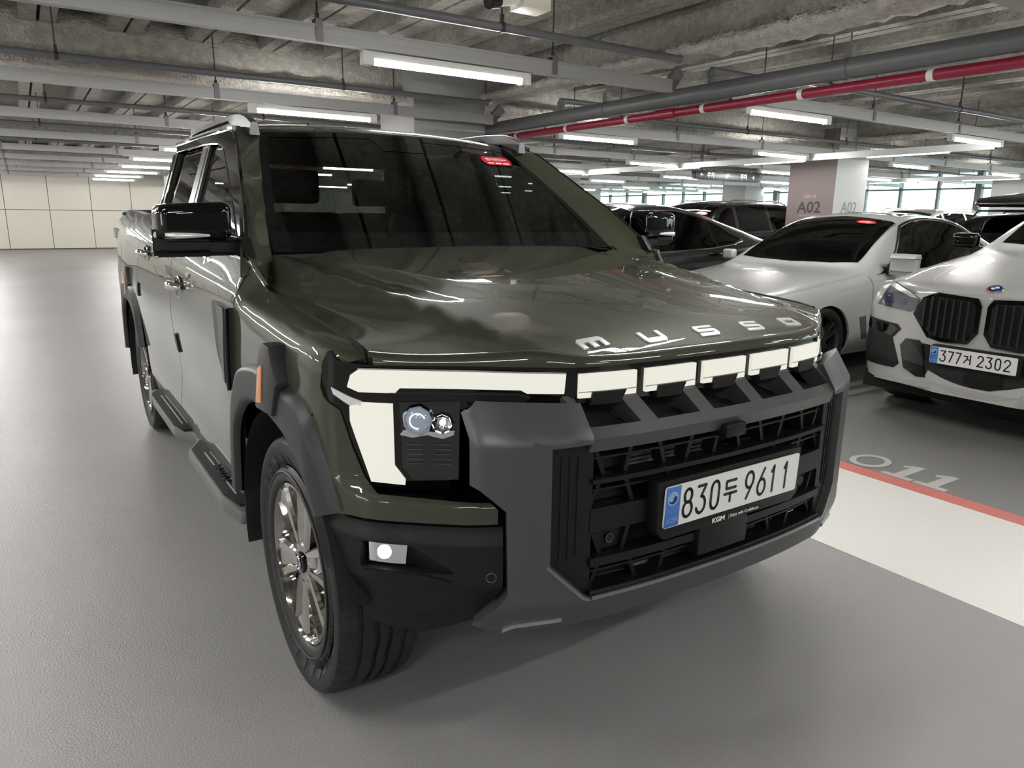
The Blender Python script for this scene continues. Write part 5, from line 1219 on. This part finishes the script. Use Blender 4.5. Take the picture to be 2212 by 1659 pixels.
# ---------------------------------------------------------------- dark grey coupe SUV beyond the sedan
gc = Car('crossover', 'dark grey sloping-roof crossover with chrome window line behind the sedan', 2.38, 4.92, DGREY, 4.72,
         {0: .45, .05: .62, .15: .78, .3: .87, .6: .92, 3.8: .925, 4.3: .88, 4.72: .72},
         {0: .80, .1: .88, .5: .96, 1.0: 1.03, 1.25: 1.07, 1.6: 1.33, 1.9: 1.50, 2.15: 1.56, 2.5: 1.565, 3.0: 1.51, 3.6: 1.36, 4.2: 1.18, 4.72: 1.02},
         {0: .68, .3: .80, .8: .90, 1.3: .96, 2.0: .99, 3.0: 1.03, 3.8: 1.10, 4.4: 1.10, 4.72: .98},
         {0: .35, .3: .65, 1.2: .74, 1.6: .68, 2.0: .60, 2.5: .585, 3.2: .60, 3.8: .66, 4.72: .5},
         {0: .77, .1: .85, .5: .93, 1.0: 1.0, 1.25: 1.04, 1.6: 1.26, 1.9: 1.42, 2.15: 1.485, 2.5: 1.49, 3.0: 1.435, 3.6: 1.28, 4.2: 1.13, 4.72: .98})
gc.shell((.86, 3.70), .37, .345); gc.wheels((.86, 3.70), .35, .25, MATS['dark_rim'])
gc.glass((1.32, 1.95, 7.12), (3.2, 4.0), [('side_window', [(1.45, 5.12), (1.62, 5.9), (1.85, 6.55), (2.10, 6.80), (2.08, 5.12)]), ('side_window', [(2.16, 5.12), (2.18, 6.82), (2.6, 6.84), (3.05, 6.7), (3.12, 5.15)]), ('quarter_window', [(3.14, 5.15), (3.07, 6.7), (3.35, 6.4), (3.56, 5.6), (3.45, 5.25)])])
for s_ in (1, -1):
    gc.pat('chrome_window_line', [(1.40, 4.98), (2.6, 4.98), (3.4, 5.05), (3.60, 5.4), (3.62, 5.75), (3.38, 6.55), (3.05, 6.85), (2.6, 6.94), (2.15, 6.92), (2.15, 6.86), (2.6, 6.88), (3.04, 6.76), (3.34, 6.46), (3.57, 5.7), (3.55, 5.42), (3.4, 5.16), (2.6, 5.08), (1.40, 5.06)], CHROME, .006, .004, .1, .2, s_)
    x_, y_, z_ = gc.f(3.02, 4.1)
    tube('door_handle', [(2.92, s_*(y_), z_), (2.95, s_*(y_+.03), z_), (3.10, s_*(y_+.03), z_), (3.13, s_*y_, z_)], .012, GLOSSB, gc.t, 8)
    for po in ([(2.12, .6), (2.12, 5), (2.126, 5), (2.126, .6)],): gc.pat('door_seam', po, DARK, .001, 0, .1, .3, s_)
gc.mirror(1.62, 1.0, DGREY)
for s_ in (1, -1):
    gc.pat('headlamp', [(.06, 3.7), (.28, 4.0), (.58, 4.6), (.50, 4.1), (.25, 3.3), (.06, 3.2)], MATS['lamp_glass'], .005, .004, .06, .2, s_)
gb_ = box('front_bumper', -.03, .12, -.44, .44, .24, .60, DGREY, gc.t, .03, 4)
box('front_grille', -.038, .0, -.36, .36, .38, .56, BLACKP2, gb_, .02)
for k in range(5): box('grille_slat', -.044, -.03, -.34, .34, .40+.033*k, .408+.033*k, CHROME, gb_)
for car_, a_, b_ in ((sd_, 2.62, 2.70), (suv, 2.75, 2.84), (gc, 2.09, 2.17)):
    for s_ in (1, -1): car_.pat('b_pillar_cover', [(a_-.01, 5.15), (a_-.01, 6.82), (b_+.01, 6.82), (b_+.01, 5.15)], GLOSSB, .0045, 0, .1, .3, s_)
# ---------------------------------------------------------------- black SUV in the next row
bs_ = Car('suv', 'black SUV with red windshield sticker standing behind the dark grey crossover', 7.55, 8.15, BLACKC, 4.75,
          {0: .5, .06: .68, .18: .82, .4: .91, .8: .945, 4.0: .945, 4.5: .90, 4.75: .80},
          {0: .85, .1: .95, .6: 1.05, 1.15: 1.13, 1.5: 1.40, 1.8: 1.62, 2.05: 1.70, 2.6: 1.73, 3.6: 1.72, 4.2: 1.66, 4.6: 1.40, 4.75: 1.1},
          {0: .74, .4: .92, 1.2: 1.08, 2.5: 1.13, 4.0: 1.17, 4.75: 1.0},
          {0: .4, .3: .70, 1.15: .78, 1.5: .72, 1.9: .66, 3.0: .65, 4.2: .66, 4.75: .6},
          {0: .82, .1: .92, .6: 1.01, 1.15: 1.10, 1.5: 1.34, 1.8: 1.55, 2.05: 1.63, 2.6: 1.66, 3.6: 1.65, 4.2: 1.57, 4.6: 1.33, 4.75: 1.05}, zsill=.26)
bs_.shell((.90, 3.70), .40, .37); bs_.wheels((.90, 3.70), .37, .25, MATS['dark_rim'])
bs_.glass((1.2, 1.88, 7.12), (4.25, 4.6), [('side_window', [(1.40, 5.15), (1.62, 6.0), (1.86, 6.65), (2.15, 6.8), (2.15, 5.15)]), ('side_window', [(2.25, 5.15), (2.25, 6.8), (3.1, 6.8), (3.12, 5.15)]), ('quarter_window', [(3.2, 5.2), (3.2, 6.78), (3.9, 6.65), (4.1, 5.4)])])
bs_.mirror(1.5, 1.10, BLACKC); bs_.sticker(1.62, 11.9, .07, .55)
for s_ in (1, -1):
    tube('roof_rail', [(2.1, s_*.60, 1.66), (2.3, s_*.60, 1.735), (3.6, s_*.60, 1.73), (3.85, s_*.60, 1.67)], .014, CHROME, bs_.t, 8)
# ---------------------------------------------------------------- black car with a roof box
rb_ = Car('roof_box_car', 'black car carrying a glossy roof box behind the white cars', 10.3, 3.75, BLACKC, 4.7,
          {0: .5, .06: .68, .18: .82, .4: .91, .8: .94, 4.0: .94, 4.7: .78},
          {0: .72, .1: .82, .6: .92, 1.15: 1.02, 1.5: 1.26, 1.8: 1.45, 2.05: 1.52, 2.6: 1.55, 3.6: 1.53, 4.2: 1.40, 4.7: 1.0},
          {0: .64, .4: .80, 1.2: .95, 2.5: 1.0, 4.0: 1.05, 4.7: .9},
          {0: .4, .3: .70, 1.15: .78, 1.5: .74, 1.9: .68, 3.0: .66, 4.2: .66, 4.7: .6},
          {0: .70, .1: .79, .6: .88, 1.15: .99, 1.5: 1.20, 1.8: 1.38, 2.05: 1.45, 2.6: 1.48, 3.6: 1.46, 4.2: 1.32, 4.7: .95}, zsill=.24)
rb_.shell((.90, 3.68), .37, .345); rb_.wheels((.90, 3.68), .345, .24, MATS['dark_rim'])
rb_.glass((1.2, 1.88, 7.12), (3.8, 4.4), [('side_window', [(1.40, 5.15), (1.62, 6.0), (1.86, 6.65), (2.15, 6.8), (2.15, 5.15)]), ('side_window', [(2.25, 5.15), (2.25, 6.8), (3.1, 6.8), (3.7, 5.3)])])
rb_.mirror(1.5, .98, BLACKC); rb_.sticker(1.66, 11.8, .07, .5)
bm = bmesh.new(); bm_box(bm, 1.55, 3.55, -.46, .46, 1.60, 1.90, .12, 5)
for v in bm.verts:
    k = max(0, (2.3-v.co.x)/.75); v.co.z -= max(0, v.co.z-1.62)*.75*k*k if k > 0 else 0
box_o = tag(from_bm('roof_box', bm, BRONZE, None, True, 50), 'glossy black roof box strapped on the black car', 'roof box'); box_o.location = (10.3, 3.75, .03)
for yy in (-.4, 0, .4): box('box_latch', 1.62, 1.70, yy-.02, yy+.02, 1.60, 1.625, CHROME, box_o, .004)
for L_ in (2.0, 3.0): tube('roof_bar', [(L_, -.62, 1.50), (L_, -.56, 1.575), (L_, .56, 1.575), (L_, .62, 1.50)], .018, BLACKP, rb_.t, 8)
# ---------------------------------------------------------------- white SUV far behind
ws_ = Car('suv', 'white SUV with roof rails far behind the white sedan', 11.4, 5.95, WHITE, 4.7,
          {0: .5, .06: .68, .18: .82, .4: .91, .8: .94, 4.0: .94, 4.7: .78},
          {0: .85, .1: .95, .6: 1.05, 1.15: 1.13, 1.5: 1.38, 1.8: 1.56, 2.05: 1.63, 2.6: 1.66, 3.6: 1.65, 4.2: 1.58, 4.7: 1.1},
          {0: .74, .4: .92, 1.2: 1.08, 2.5: 1.12, 4.0: 1.16, 4.7: 1.0},
          {0: .4, .3: .70, 1.15: .78, 1.5: .72, 1.9: .66, 3.0: .65, 4.2: .66, 4.7: .6},
          {0: .82, .1: .92, .6: 1.01, 1.15: 1.10, 1.5: 1.32, 1.8: 1.49, 2.05: 1.56, 2.6: 1.59, 3.6: 1.58, 4.2: 1.50, 4.7: 1.05}, zsill=.26)
ws_.t.location = (12.9, 7.0, 0)
ws_.shell((.90, 3.68), .39, .36); ws_.wheels((.90, 3.68), .36, .24, MATS['dark_rim'])
ws_.glass((1.2, 1.88, 7.12), (4.2, 4.55), [('side_window', [(1.40, 5.15), (1.62, 6.0), (1.86, 6.65), (2.15, 6.8), (2.15, 5.15)]), ('side_window', [(2.25, 5.15), (2.25, 6.8), (3.1, 6.8), (3.12, 5.15)]), ('quarter_window', [(3.2, 5.2), (3.2, 6.78), (3.9, 6.65), (4.1, 5.4)])])
ws_.sticker(1.62, 11.9, .07, .55, False); ws_.mirror(1.5, 1.10, WHITE)
for s_ in (1, -1): tube('roof_rail', [(2.1, s_*.60, 1.60), (2.3, s_*.60, 1.665), (3.6, s_*.60, 1.66), (3.85, s_*.60, 1.60)], .016, ALU, ws_.t, 8)
